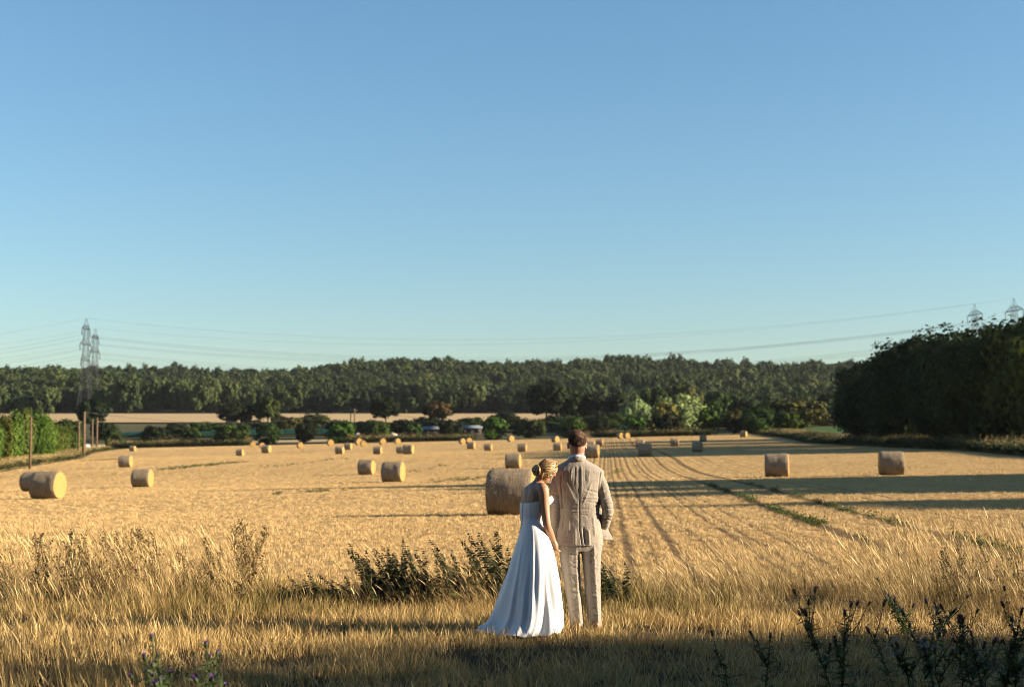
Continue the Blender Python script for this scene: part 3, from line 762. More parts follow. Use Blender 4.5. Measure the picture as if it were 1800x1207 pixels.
net = weed_kinds('nettle', [1.0] * 6, [-.35, -.15, -.5, -.25, -.05, -.4], M['darkweed'], 400)
dock = weed_kinds('dock', [1.0] * 6, [-.1, .1, -.25, .2, 0, -.15], M['brownweed'], 420)
dockd = weed_kinds('dock', [1.0] * 4, [-.1, .1, -.2, .05], M['darkweed'], 440)
rng = random.Random(3)
def weed_at(kl, name, px, ptop, y, label, cat, group):
    for lo, hi, word in ((-20, 60, "at the left border"), (60, 160, "left of the leaning golden stalks"), (160, 260, "behind the leaning golden stalks"), (260, 360, "in the thin middle of the left growth"), (360, 460, "at right end of left growth"),
                         (460, 540, "nearest the left growth"), (540, 632, "nearest the dark clump"), (632, 715, "at its left end"), (715, 790, "in its left half"), (790, 860, "in its right half"), (860, 960, "closest to the skirt"),
                         (1600, 1720, "left part"), (1720, 1830, "by the right border")):
        if lo <= px < hi: label = label + ", " + word; group = group + " " + word.replace("its ", "the clump's ")
    b = at(px, 1000, y); z0 = tz(b.x, y); h = at(px, ptop, y).z - z0
    put_weed(rng.choice(kl), name, (b.x, y, z0 - .01), (max(.7, h), max(.7, h), h), rng.uniform(-.5, .5), label, cat, group)
# dark clump left of the bride
prof = [(640, 1010), (665, 965), (690, 935), (720, 960), (745, 940), (775, 948), (800, 950), (830, 935), (860, 958), (885, 932), (915, 925), (940, 950)]
for i in range(95):
    px = 640 + 300 * rng.random(); top = np.interp(px + 30, [p[0] for p in prof], [p[1] for p in prof]) + rng.random() ** 1.5 * 75
    weed_at(net, "nettle_plant", px, top, 15.0 + 1.3 * rng.random(), "dark leafy weed in the clump left of the dress", "weed", "dark weeds left of the bride")
for i in range(10):
    weed_at(net, "nettle_plant", 1062 + 45 * rng.random(), 955 + 60 * rng.random(), 14.9 + 1.0 * rng.random(), "dark leafy weed stem just right of the grey trousers", "weed", "dark weeds right of the groom")
for i in range(16):
    weed_at(net, "nettle_plant", 440 + 190 * rng.random(), 1000 + 30 * rng.random(), 15.2 + .8 * rng.random(), "short weed in the low gap of the margin", "weed", "short weeds in the low part of the margin")
profl = [(0, 960), (60, 935), (120, 930), (180, 915), (240, 925), (300, 938), (350, 945), (400, 935), (440, 905), (455, 935)]
for i in range(100):
    px = -10 + 465 * rng.random(); top = np.interp(px, [p[0] for p in profl], [p[1] for p in profl]) + rng.random() ** 1.1 * 90
    weed_at(dock if px > 150 or rng.random() < .4 else dockd, "dock_plant", px, top, 14.9 + 1.5 * rng.random(), "seeding brown weed stem", "weed", "seeding weeds at the left margin")
for i in range(24):
    px = 1640 + 180 * rng.random()
    weed_at(dockd, "dock_plant", px, 945 + 70 * rng.random(), 14.6 + 1.4 * rng.random(), "dark weed among tall grass at the right", "weed", "dark weeds in the grass at the right")

M['poppy'] = simple("poppy_red", (.55, .03, .015), .6, .3, .2, 40)
def poppy(px, top, y, label):
    b = at(px, top, y); z0 = tz(b.x, y); h = b.z - z0; o = thing("poppy", label, "poppy", (b.x, y, z0), 0, "red poppies")
    MB().tube([(.03, 0, 0), (.01, .01, h * .6), (0, 0, h)], [.002, .0018, .0014], 5).build("stem", M['weedgreen'], o)
    for k in range(4):
        a = k * 1.571 + .3; c, s_ = math.cos(a), math.sin(a); R = []
        for u in np.linspace(0, 1, 5):
            r_ = .004 + .022 * u; wv = .018 * math.sin(.4 + u * 1.9); R.append([(c * r_ - s_ * q * wv, s_ * r_ + c * q * wv, h + .016 * u - .006 * u * u + .004 * q * q) for q in (-1, -.5, 0, .5, 1)])
        MB().loft(np.array(R), False, False).build("petal", M['poppy'], o)
poppy(234, 997, 14.6, "single red poppy among the golden stalks at the left")
p_ = hit(1152, 921); poppy(1152, 914, p_.y, "tiny red poppy in the stubble right of the groom")

# ------------------------------------------------------------------ thistles in front
def thistle(seed, name, loc, h, label, dark=False, fluffy=False, heads=4):
    rg = np.random.default_rng(seed)
    o = thing(name, label, "thistle", loc, rg.random() * 6.28, "thistles in the foreground")
    mb = MB(); top = np.array([rg.normal(0, .09), rg.normal(0, .06), h])
    pts = [np.zeros(3), top * .35 + rg.normal(0, .01, 3), top * .7 + rg.normal(0, .012, 3), top]
    mb.tube(pts, [.006, .005, .004, .0025], 6)
    ends = [(top, pts[2])]
    for i in range(heads - 1):
        tt = .22 + .62 * rg.random(); p = top * tt; a = rg.random() * 6.28; L = (.10 + .17 * rg.random())
        q = p + np.array([math.cos(a) * L * .6, math.sin(a) * L * .6, L]); mb.tube([p, (p + q) / 2 + np.array([math.cos(a), math.sin(a), 0]) * .02, q], [.004, .003, .002], 5)
        ends.append((q, p))
    o.rotation_euler = (rg.normal(0, .10), rg.normal(0, .12), o.rotation_euler.z)
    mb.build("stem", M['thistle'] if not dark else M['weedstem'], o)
    st = bpy.data.objects
    C, N, S = [], [], []
    for q, p in ends + [(top * .7, np.zeros(3))]:
        for i in range(int(14 if p[2] > 0 else 26)):
            c = p + (q - p) * (i + .5) / (14 if p[2] > 0 else 26); a = i * 2.4 + rg.normal(0, .3); d = np.array([math.cos(a), math.sin(a), .35])
            L = (.040 + .05 * (1 - c[2] / h)) * (.7 + .5 * rg.random()); C.append((c, d, L))
    V, Q, R = [], [], []
    for c, d, L in C:     # toothed lance leaf
        d = d + rg.normal(0, .35, 3); s = np.cross(d, [0, 0, 1]); s /= np.linalg.norm(s) + 1e-9; b = len(V); r_ = rg.random()
        prof_ = [(0, .08), (.2, .30), (.32, .12), (.5, .28), (.62, .1), (.78, .18), (1, .01)]
        for u, wv in prof_:
            m_ = c + d * L * u + np.array([0, 0, -.25 * L * u * u])
            V += [m_ - s * L * wv + np.array([0, 0, L * wv * .4]), m_, m_ + s * L * wv + np.array([0, 0, L * wv * .4])]; R += [r_] * 3
        for i in range(len(prof_) - 1):
            k = b + i * 3; Q += [(k, k + 1, k + 4, k + 3), (k + 1, k + 2, k + 5, k + 4)]
    link("leaves", np_mesh("leaves", np.array(V), np.array(Q), {"rnd": R}), M['thistle'], o)
    for j, (q, p) in enumerate(ends):
        d = (q - p) / np.linalg.norm(q - p); s_ = .7 + .5 * rg.random()
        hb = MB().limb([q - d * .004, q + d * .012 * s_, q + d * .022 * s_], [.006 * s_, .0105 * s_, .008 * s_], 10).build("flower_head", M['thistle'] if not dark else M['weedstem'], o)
        pm = MB(); c = q + d * .026 * s_
        for i in range(46):
            a = rg.random() * 6.28; r_ = rg.random() ** .5; e1 = np.cross(d, [.3, .8, .5]); e1 /= np.linalg.norm(e1); e2 = np.cross(d, e1)
            o_ = (e1 * math.cos(a) + e2 * math.sin(a)) * r_; L = (.017 if not fluffy else .024) * s_
            b_ = c + o_ * .007 * s_ - d * .004; tip = b_ + d * L * (1.1 - .5 * r_) + o_ * L * (.7 if not fluffy else 1.2)
            sd_ = np.cross(d, o_ + 1e-4); sd_ /= np.linalg.norm(sd_); pm.add([b_ - sd_ * .0012, b_ + sd_ * .0012, tip + sd_ * .0008, tip - sd_ * .0008], [(0, 1, 2, 3)])
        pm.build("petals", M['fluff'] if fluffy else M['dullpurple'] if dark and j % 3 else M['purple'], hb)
    return o
def thistle_at(seed, px, top, y, label, **kw):
    b = at(px, 1150, y); z0 = tz(b.x, y); thistle(seed, "thistle_plant", (b.x, y, z0), (at(px, top, y).z - z0) * (.90 if kw.get('dark') else 1.0), label, **kw)
thistle_at(1, 385, 1132, 7.2, "tallest purple-headed thistle of the group at the lower left")
thistle_at(2, 362, 1150, 7.3, "thistle with several buds left of the tallest at the lower left")
thistle_at(3, 330, 1168, 7.1, "low thistle with small purple heads at the bottom edge, lower left", heads=5)
thistle_at(4, 303, 1158, 7.4, "thin thistle with two dark heads at the lower left", heads=3)
thistle_at(5, 277, 1182, 7.3, "leftmost thistle of the lower left group, mostly hidden by the frame", heads=3)
thistle_at(6, 1605, 1058, 12.6, "sunlit thistle with a purple head in the golden grass at the right", heads=5)
thistle_at(7, 1590, 1072, 12.7, "smaller sunlit thistle left of the tall sunlit one at the right", heads=3)
thistle_at(8, 1638, 1066, 12.5, "pale green sunlit thistle right of the two with purple heads", heads=5)
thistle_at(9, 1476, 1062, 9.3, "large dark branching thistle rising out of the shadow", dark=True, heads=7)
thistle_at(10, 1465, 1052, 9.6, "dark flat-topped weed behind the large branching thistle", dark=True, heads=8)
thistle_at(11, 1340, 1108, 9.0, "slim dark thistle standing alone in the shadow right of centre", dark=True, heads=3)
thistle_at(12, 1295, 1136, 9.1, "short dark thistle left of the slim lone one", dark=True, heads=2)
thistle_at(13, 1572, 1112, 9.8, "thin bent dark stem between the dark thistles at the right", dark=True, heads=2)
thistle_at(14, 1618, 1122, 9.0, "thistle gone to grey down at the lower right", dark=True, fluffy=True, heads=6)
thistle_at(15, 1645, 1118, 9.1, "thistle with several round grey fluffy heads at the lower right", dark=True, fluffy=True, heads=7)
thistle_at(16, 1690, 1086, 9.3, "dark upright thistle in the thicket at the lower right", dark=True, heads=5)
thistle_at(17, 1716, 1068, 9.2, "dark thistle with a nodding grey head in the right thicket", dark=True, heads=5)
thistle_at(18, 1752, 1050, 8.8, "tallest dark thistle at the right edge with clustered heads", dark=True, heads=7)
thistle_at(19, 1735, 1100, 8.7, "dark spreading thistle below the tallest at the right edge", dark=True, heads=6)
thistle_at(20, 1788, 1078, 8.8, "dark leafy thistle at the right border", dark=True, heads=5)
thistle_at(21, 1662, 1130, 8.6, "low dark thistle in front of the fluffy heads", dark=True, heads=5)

# ------------------------------------------------------------------ straw bales
def m_wrap():
    m = Mat("bale_net_wrap", .85, .25); c = m.coord("Object"); s1 = m.coord("Object", (14, 1.2, 1.2))
    a = m.noise(s1, 3.0, 5, .7); b = m.noise(c, 5, 4, .6); f = m.noise(c, 38, 3, .7)
    col = m.ramp(a, [(.28, (.12, .085, .05)), (.5, (.25, .18, .11)), (.72, (.42, .33, .21))])
    col = m.mix(m.ramp(f, [(.52, (0, 0, 0)), (.68, (.6, .6, .6))]), col, (.50, .38, .22))
    col = m.mix(m.ramp(b, [(.45, (0, 0, 0)), (.75, (.5, .5, .5))]), col, (.34, .30, .25))
    m.base(col, .88); m.bump(m.math('ADD', a, m.math('MULTIPLY', f, .7)), .05, 1.0); return m.m
def m_end():
    m = Mat("bale_straw_end", .85, .2); c = m.coord("Object"); f = m.noise(c, 26, 4, .7)
    g = m.n("TexWave", wave_type='RINGS', rings_direction='X'); g.inputs["Scale"].default_value = 5; g.inputs["Distortion"].default_value = 5; g.inputs["Detail"].default_value = 3; m.l(c, g.inputs["Vector"])
    col = m.ramp(f, [(.28, (.28, .16, .05)), (.55, (.52, .32, .10)), (.75, (.66, .45, .17))])
    col = m.mix(m.ramp(g.outputs["Fac"], [(0, (.45, .45, .45)), (.45, (0, 0, 0))]), col, (.30, .18, .065))
    m.base(col, .76); m.bump(m.math('ADD', f, m.math('MULTIPLY', g.outputs["Fac"], .6)), .035, .8); return m.m
M['wrap'] = m_wrap(); M['end'] = m_end()
BR, BL = .65, .63                                    # radius, half length
def bale_meshes(seed):
    na, nl = 56, 14
    rings = []
    for i in range(nl + 1):
        u = -1 + 2 * i / nl; r = BR * (1 - .05 * max(0, abs(u) - .8) / .2 * abs(u)) ; a = np.arange(na) * 2 * math.pi / na
        p = np.stack([np.full(na, u * BL), r * np.cos(a), r * np.sin(a)], 1); rings.append(p)
    R = np.array(rings); nrm = R * (0, 1, 1) / BR
    R = R + nrm * (vnoise(R, 2.2, seed) * .034 + vnoise(R, 9, seed + 1) * .012)[..., None]
    R[..., 2] += BR; flat = R[..., 2] < .05; R[..., 2] = np.where(flat, .05 + (R[..., 2] - .05) * .45, R[..., 2]) - .02
    wrap = MB().loft(R, False)
    rg = np.random.default_rng(seed)                 # loose straw on the wrap
    for _ in range(700):
        a = rg.random() * 6.28; xx = rg.uniform(-BL, BL); n_ = np.array([0, math.cos(a), math.sin(a)]); p = np.array([xx, 0, BR - .02]) + n_ * BR * 1.0
        d = np.cross(n_, [1, 0, 0]) * rg.uniform(.3, 1) * rg.choice([-1, 1]) + n_ * rg.uniform(.05, .45) + np.array([rg.normal(0, .5), 0, 0]); d /= np.linalg.norm(d)
        s = np.cross(d, n_); s /= np.linalg.norm(s) + 1e-6; L = rg.uniform(.03, .10); wv = .003
        if p[2] < .05: continue
        wrap.add([p - s * wv, p + s * wv, p + d * L + s * wv, p + d * L - s * wv], [(0, 1, 2, 3)])
    wm = wrap.mesh("net_wrap", False); 
    ends = []
    for sgn, ring in ((-1, R[0]), (1, R[-1])):
        c = ring.mean(0); er = []
        for k in range(9):
            t = 1 - k / 8.6; p = c + (ring - c) * t; p[:, 0] = ring[:, 0] + sgn * (.02 * (1 - t ** 4) + .012 * math.sin(k * 2.4) + .014 * vnoise(p, 14, seed + 7)) * (1 if k else 0); er.append(p)
        eb = MB().loft(er if sgn > 0 else er, False); eb.add(np.vstack([er[-1], er[-1].mean(0)]), T=[(j, (j + 1) % na, na) for j in range(na)])
        for _ in range(240):
            a = rg.random() * 6.28; r_ = BR * math.sqrt(rg.random()) * 1.0; p = np.array([sgn * (BL + .015), r_ * math.cos(a), BR - .02 + r_ * math.sin(a)])
            d = np.array([sgn * rg.uniform(.1, .8), rg.normal(0, .6), rg.normal(0, .6)]); d /= np.linalg.norm(d); s = np.cross(d, [0, .3, .9]); s /= np.linalg.norm(s); L = rg.uniform(.02, .08)
            if p[2] > .03: eb.add([p - s * .003, p + s * .003, p + d * L + s * .002, p + d * L - s * .002], [(0, 1, 2, 3)])
        ends.append(eb.mesh("straw_end", True))
    return wm, ends[0], ends[1]
bm_ = [bale_meshes(500 + i) for i in range(4)]
for wm, e0, e1 in bm_: wm.materials.append(M['wrap']); e0.materials.append(M['end']); e1.materials.append(M['end'])
# px centre, py bottom, apparent height in px, yaw in degrees, label
BALES = [
 (898, 905, 79, 10, "largest straw bale, directly behind the bride"),
 (83, 877, 49, 12, "bale at far left with a bright golden right end, nearest on that side"),
 (58, 864, 35, 12, "bale mostly hidden behind the nearest bale at far left"),
 (250, 856, 32, 4, "right one of the two bales at left that stand end to end"),
 (220, 844, 21, 4, "left one of the two bales at left that stand end to end"),
 (691, 847, 36, 11, "larger bale of the pair left of the couple"),
 (644, 834, 26, 11, "smaller bale of the pair left of the couple"),
 (902, 823, 26, 10, "bale just above the largest bale, left of the bride's head"),
 (1041, 805, 24, 12, "bale touching the right side of the groom's head"),
 (1134, 802, 23, 12, "bale standing alone in sun right of the groom's head"),
 (1226, 794, 18, 10, "bale at the near edge of the wood's shadow, right of centre"),
 (1366, 838, 41, 12, "left one of the two near bales on the right"),
 (1567, 835, 42, 10, "right one of the two near bales on the right, below the wood"),
 (718, 798, 17, 12, "bale with bright end, front of an overlapping pair in the middle distance"),
 (704, 797, 13, 12, "bale peeping out behind the left of the overlapping pair"),
 (664, 798, 14, 12, "dark-sided bale left of the overlapping middle-distance pair"),
 (597, 798, 14, 12, "dark-sided bale, front of the two staggered ones left of centre"),
 (612, 790, 12, 12, "dark-sided bale, rear of the two staggered ones left of centre"),
 (468, 796, 14, 12, "bale with bright end alone in the left middle distance"),
 (422, 801, 10, 12, "pale bale lying left of the lone left middle-distance bale"),
 (233, 793, 9, 10, "pale small bale near the left end of the far hedge"),
 (828, 789, 13, 12, "dark-sided bale with lit end left of the shadow band"),
 (858, 792, 13, 12, "bale at the left tip of the shadow band"),
 (918, 794, 15, 8, "shaded bale in the shadow band left of the groom's head"),
 (980, 792, 14, 8, "shaded bale right beside the groom's left ear"),
 (1038, 789, 14, 8, "shaded bale half hidden behind the sunlit one at the groom's head"),
 (1054, 783, 12, 8, "shaded bale behind and right of the groom's head"),
 (1125, 787, 15, 8, "shaded bale just behind the lone sunlit bale"),
 (1186, 784, 14, 8, "shaded bale in the middle of the wood's shadow"),
 (1236, 776, 12, 8, "shaded bale furthest right in the wood's shadow"),
 (1307, 768, 11, 25, "small bale with bright right end at the far right field edge"),
 (444, 786, 10, 70, "round end-on bale, leftmost of the far row"),
 (460, 787, 9, 70, "round end-on bale, second from left in the far row"),
 (527, 787, 10, 68, "round end-on bale, third from left in the far row"),
 (580, 783, 11, 68, "round end-on bale, fourth from left in the far row"),
 (630, 782, 12, 66, "round end-on bale, left of a touching pair in the far row"),
 (638, 784, 10, 70, "round end-on bale, right of a touching pair in the far row"),
 (672, 781, 11, 66, "round end-on bale, right after the touching pair in the far row"),
 (698, 780, 10, 66, "round end-on bale, above the overlapping middle-distance pair"),
 (756, 775, 10, 64, "round end-on bale below the left shed"),
 (812, 780, 10, 64, "round end-on bale, left of the pair below the right shed"),
 (823, 779, 10, 64, "round end-on bale, right of the pair below the right shed"),
 (897, 776, 11, 60, "round end-on bale on the far row left of the groom's head"),
 (976, 777, 11, 50, "bale with lit round end on the far row close to the groom's head"),
 (1090, 770, 10, 64, "round end-on bale, left of the pair right of the groom's head"),
 (1101, 770, 10, 64, "round end-on bale, right of the pair right of the groom's head"),
]
for i, (px, py, hp, yaw, lab) in enumerate(BALES):
    d = 2500 * 1.3 / hp
    p = hit(px, py, max(25, d * .55), d * 1.5)
    if abs(p.y - d) > .25 * d:                        # ground grazes the ray there: take the size's distance
        x_ = at(px, py, d).x; p = Vector((x_, d, tz(x_, d)))
    s = min(1.15, max(.88, (hp / 2500 * p.y) / 1.3))
    if i == 0: s = 1.0
    o = thing("straw_bale", lab, "straw bale", p, rad(-yaw + random.uniform(-2, 2)), "round straw bales on the stubble", s)
    wm, e0, e1 = bm_[i % 4]
    for nm_, me in (("net_wrap", wm), ("straw_end", e0), ("straw_end", e1)):
        c = bpy.data.objects.new(nm_, me); COL.objects.link(c); c.parent = o

# ------------------------------------------------------------------ pylons and wires
PYL_ARMS = [(.62, 7.6), (.76, 9.6), (.90, 7.0)]     # height share, half length (m)
def pylon_mesh(h):
    W = lambda t: np.interp(t, [0, .25, .55, .93, 1.0], [4.2, 2.3, 1.35, .9, .05])     # half width of the body
    cor = [(-1, -1), (1, -1), (1, 1), (-1, 1)]
    legs = []
    for sx, sy in cor:
        mb = MB(); ts = [0, .25, .55, .93, 1.0]
        mb.tube([(sx * W(t), sy * W(t), t * h) for t in ts], [.13, .12, .10, .07, .05], 4); legs.append(mb.mesh("leg", False))
    br = MB(); ts = [0, .13, .25, .34, .42, .49, .55, .61, .66, .71, .76, .81, .86, .90, .93]
    for t0, t1 in zip(ts[:-1], ts[1:]):
        for k in range(4):
            a, b = cor[k], cor[(k + 1) % 4]
            br.bar((a[0] * W(t0), a[1] * W(t0), t0 * h), (b[0] * W(t1), b[1] * W(t1), t1 * h), .042)
            br.bar((b[0] * W(t0), b[1] * W(t0), t0 * h), (a[0] * W(t1), a[1] * W(t1), t1 * h), .042)
            br.bar((a[0] * W(t1), a[1] * W(t1), t1 * h), (b[0] * W(t1), b[1] * W(t1), t1 * h), .04)
    arms = []
    for t, L in PYL_ARMS:
        mb = MB()
        for s in (-1, 1):
            w0, w1 = W(t), W(t + .045); tip = (0, s * L, t * h)
            for sx in (-1, 1):
                mb.bar((sx * w0, s * w0, t * h), tip, .10); mb.bar((sx * w1, s * w1, (t + .045) * h), tip, .08)
                for q in (.3, .6):
                    lo = np.array([sx * w0, s * w0, t * h]) * (1 - q) + np.array(tip) * q; hi = np.array([sx * w1, s * w1, (t + .045) * h]) * (1 - q) + np.array(tip) * q
                    mb.bar(lo, hi, .07)
        arms.append(mb.mesh("crossarm", False))
    ins = MB()
    for t, L in PYL_ARMS:
        for s in (-1, 1): ins.tube([(0, s * L, t * h), (0, s * L, t * h - 3.2)], [.16, .16], 6)
    return legs, br.mesh("lattice_bracing", False), arms, ins.mesh("insulators", False)
PH = 50.0
pm_ = pylon_mesh(PH)
for me in pm_[0] + [pm_[1]] + pm_[2] + [pm_[3]]: me.materials.append(M['steel'])
def pylon(px, top, y, rz, label):
    p = at(px, top, y); o = thing("electricity_pylon", label, "pylon", (p.x, y, p.z - PH), rz, "electricity pylons carrying the two lines")
    for nm_, me in [("leg", m_) for m_ in pm_[0]] + [("lattice_bracing", pm_[1])] + [("crossarm", m_) for m_ in pm_[2]] + [("insulators", pm_[3])]:
        c = bpy.data.objects.new(nm_, me); COL.objects.link(c); c.parent = o
    return o, Vector((p.x, y, p.z - PH)), rz
PA = pylon(152, 559, 640, rad(2), "taller electricity pylon at the left, nearer of the two")
PB = pylon(168, 577, 720, rad(2), "slightly lower electricity pylon behind the left one")
PC = pylon(1782, 524, 560, rad(9), "electricity pylon top at the right border above the wood")
PD = pylon(1713, 534, 640, rad(9), "electricity pylon top peeping over the dark wood on the right")
PE = pylon(-700, 585, 700, rad(2), "electricity pylon out of view on the left of the nearer line")
PF = pylon(-640, 600, 780, rad(2), "electricity pylon out of view on the left of the rear line")
def hang(p):
    o, b, rz = p; r = []
    for t, L in PYL_ARMS:
        for s in (-1, 1):
            r.append(b + Vector((-math.sin(rz) * s * L, math.cos(rz) * s * L, t * PH - 3.2)))
    return r + [b + Vector((0, 0, PH))]
def wires(p, q, sag, word):
    names = ["lower front", "lower rear", "middle front", "middle rear", "upper front", "upper rear", "topmost earth"]
    for a, b, n_ in zip(hang(p), hang(q), names):
        pts = [a.lerp(b, t) - Vector((0, 0, 4 * sag * t * (1 - t))) for t in np.linspace(0, 1, 33)]
        o = MB().tube([tuple(v) for v in pts], .034 if 'earth' not in n_ else .022, 4).build("power_wire", M['wire'])
        tag(o, "%s wire %s" % (n_, word), "wire", "high voltage wires")
wires(PA, PC, 13, "of the nearer line spanning the sky between the pylons")
wires(PB, PD, 13, "of the rear line spanning the sky between the pylons")
wires(PE, PA, 11, "of the nearer line running left from the left pylon")
wires(PF, PB, 11, "of the rear line running left from the left pylon")

# ------------------------------------------------------------------ poles, sheds, houses, netted crop
def wood_pole(px, top, bot, y, r, label, cross=False):
    p = at(px, bot, y); z1 = at(px, top, y).z
    o = thing("wooden_pole", label, "pole", (p.x, y, tz(p.x, y)), 0, "wooden poles")
    h = z1 - tz(p.x, y)
    MB().tube([(0, 0, -.3), (.02, 0, h * .5), (0, 0, h)], [r * 1.15, r, r * .8], 10).build("shaft", M['pole'], o)
    MB().tube([(0, 0, h), (0, 0, h + r * .5)], [r * .95, r * .3], 10).build("cap", M['pole'], o)
    if cross:
        MB().box((0, 0, h - .5), (1.8, .12, .14)).build("crossarm", M['pole'], o)
        for s in (-.8, 0, .8): MB().tube([(s, 0, h - .43), (s, 0, h - .2)], [.06, .04], 6).build("insulator", M['steel'], o)
    return Vector((p.x, y, z1))
wood_pole(53, 731, 797, 158, .13, "stout leaning-free wooden post in front of the hedge at far left")
pA = wood_pole(147, 724, 790, 262, .26, "tallest wooden pole beside the end of the left hedge")
wood_pole(162, 737, 775, 330, .2, "thin pale pole right of the tallest pole, left of a pair")
wood_pole(170, 734, 775, 335, .22, "thin pole right of the tallest pole, right of a pair")
wood_pole(138, 742, 785, 280, .2, "short dark pole at the end of the left hedge")
p1 = wood_pole(623, 718, 756, 425, .20, "slender pole with crossarm beyond the far hedge, left of centre", True)
wood_pole(616, 724, 758, 432, .16, "shorter thin pole just left of the slender one with crossarm")
p2 = wood_pole(1054, 722, 752, 420, .22, "pole with crossarm among the dark trees above the groom", True)
def low_wire(a, b, sag, label):
    pts = [a.lerp(b, t) - Vector((0, 0, 4 * sag * t * (1 - t))) for t in np.linspace(0, 1, 21)]
    tag(MB().tube([tuple(v) for v in pts], .03, 4).build("telephone_wire", M['wire']), label, "wire", "low wires beyond the field")
low_wire(pA, p1, 3.0, "thin wire from the tall left pole to the crossarm pole")
low_wire(p1, p2, 3.2, "thin wire between the two crossarm poles beyond the field")
low_wire(p2, at(1480, 712, 300), 2.5, "thin wire from the right crossarm pole towards the wood")
M['roofgrey'] = simple("shed_roof_sheet", (.17, .19, .22), .8, .2, .15, 2); M['shedwall'] = simple("shed_wall_boards", (.07, .05, .045), .85, .2, .3, 4)
M['white'] = simple("white_paint", (.78, .77, .74), .6, .3, .06, 3); M['tile'] = simple("roof_tile", (.10, .06, .05), .85, .2, .3, 3); M['glass'] = simple("window_dark", (.03, .035, .04), .6, .2, .1, 2)
def shed(px, y, L, label):
    p = at(px, 760, y); z = tz(p.x, y); o = thing("shed", label, "shed", (p.x, y, z), 0, "sheds beyond the field edge")
    D, H = 5.0, 2.0
    MB().box((0, 0, H / 2), (L, D, H)).build("wall", M['shedwall'], o, False)
    for s in (-1, 1):
        rf = MB().add([(-L / 2 - .3, s * (D / 2 + .3), H - .1), (L / 2 + .3, s * (D / 2 + .3), H - .1), (L / 2 + .3, 0, H + .7), (-L / 2 - .3, 0, H + .7),
                       (-L / 2 - .3, s * (D / 2 + .3), H + .0), (L / 2 + .3, s * (D / 2 + .3), H + .0), (L / 2 + .3, 0, H + .8), (-L / 2 - .3, 0, H + .8)],
                      [(0, 1, 2, 3), (4, 7, 6, 5), (0, 4, 5, 1), (1, 5, 6, 2), (2, 6, 7, 3), (3, 7, 4, 0)])
        rf.build("roof_slope", M['roofgrey'], o, False)
    for k in range(3): MB().box((-L / 3 + k * L / 3, -D / 2 - .02, 1.3), (1.0, .08, .9)).build("window", M['glass'], o, False)
shed(764, 372, 5.6, "low dark shed with grey sheet roof, left of two behind the far hedge")
shed(828, 374, 5.4, "low dark shed with grey sheet roof, right of two behind the far hedge")
def house(px, py, y, label, W=8):
    p = at(px, py, y); z = p.z - 4.2; o = thing("house", label, "house", (p.x, y, z), rad(24), "far houses below the hill", .55)
    MB().box((0, 0, 1.5), (W, 4, 6.6)).build("wall", M['white'], o, False)
    MB().add([(-W / 2 - .3, -2.3, 4.7), (W / 2 + .3, -2.3, 4.7), (W / 2 + .3, 2.3, 4.7), (-W / 2 - .3, 2.3, 4.7), (-W / 2 - .3, 0, 6.4), (W / 2 + .3, 0, 6.4)],
             [(0, 1, 5, 4), (2, 3, 4, 5), (3, 2, 1, 0)], [(1, 2, 5), (3, 0, 4)]).build("roof", M['tile'], o, False)
    for k in (-1, 1): MB().box((k * W / 4, -2.03, 2.2), (1.2, .1, 1.4)).build("window", M['glass'], o, False)
    MB().box((W / 3, 0, 6.4), (.7, .7, 1.5)).build("chimney", M['tile'], o, False)
house(1352, 697, 560, "tiny white gable among the trees below the hill, left of two", 3.2)
house(1378, 697, 570, "tiny white house with red-brown roof below the hill, right of two", 4.2)
# netted crop tunnels
def tunnel(px0, px1, y, hgt, label):
    a, b = at(px0, 760, y).x, at(px1, 760, y).x; o = thing("netted_crop_row", label, "crop", (a, y, 0), 0, "green netted crop rows beyond the field")
    n_ = 40; rings = []
    for i in range(n_ + 1):
        x_ = a + (b - a) * i / n_; z_ = tz(x_, y); th = np.linspace(0, math.pi, 9)
        hh_ = hgt * (1 + .10 * math.sin(i * 2.1) + .06 * math.sin(i * 5.3))
        rings.append(np.stack([np.full(9, x_ - a), -2.2 * np.cos(th), z_ + hh_ * np.sin(th) ** .7 - .05], 1))
    MB().loft(rings, False, False).build("net_cover", M['net'], o)
    for i in range(0, n_ + 1, 4):
        r_ = rings[i] + np.array([0, 0, .05]); MB().tube(r_, .03, 4).build("hoop", M['steel'], o)
tunnel(188, 610, 398, 1.5, "long blue-green netted crop row behind the left bushes")
tunnel(300, 600, 412, 1.6, "second blue-green netted crop row further back on the left")
tunnel(930, 1110, 392, 1.1, "blue-green netted crop row glimpsed above the groom's head")
def lump(name, px, py, y, s, label, cat, mat_):
    p = at(px, py, y); z = tz(p.x, y); mb = MB().ball((0, 0, s * .5), (s * .62, s * .5, s * (.55 if 'heap' not in cat else .28)), n=14, k=9)
    V = np.vstack(mb.v); V += vnoise(V, 2.5 / s, int(px))[:, None] * .06 * s; V[:, 2] = np.maximum(V[:, 2], 0); mb.v = [V]
    o = link(name, mb.mesh(name), mat_); o.location = (p.x, y, z); tag(o, label, cat)
M['rubble'] = simple("pale_rubble", (.48, .42, .34), .9, .2, .3, 2)
lump("white_tank", 153, 770, 335, 1.3, "small white rounded tank right of the tallest pole", "tank", M['white'])
lump("white_sack", 167, 779, 330, .7, "low white sack-like heap, left of two near the poles", "sack", M['white'])
lump("white_sack", 174, 776, 332, .8, "taller white sack-like heap, right of two near the poles", "sack", M['white'])
lump("rubble_heap", 628, 766, 366, 2.2, "pale rubble heap left of two below the crossarm pole", "heap", M['rubble'])
lump("rubble_heap", 640, 767, 365, 2.0, "pale rubble heap right of two below the crossarm pole", "heap", M['rubble'])
lump("rubble_heap", 690, 764, 366, 2.0, "pale rubble heap between two dark bushes left of the sheds", "heap", M['rubble'])

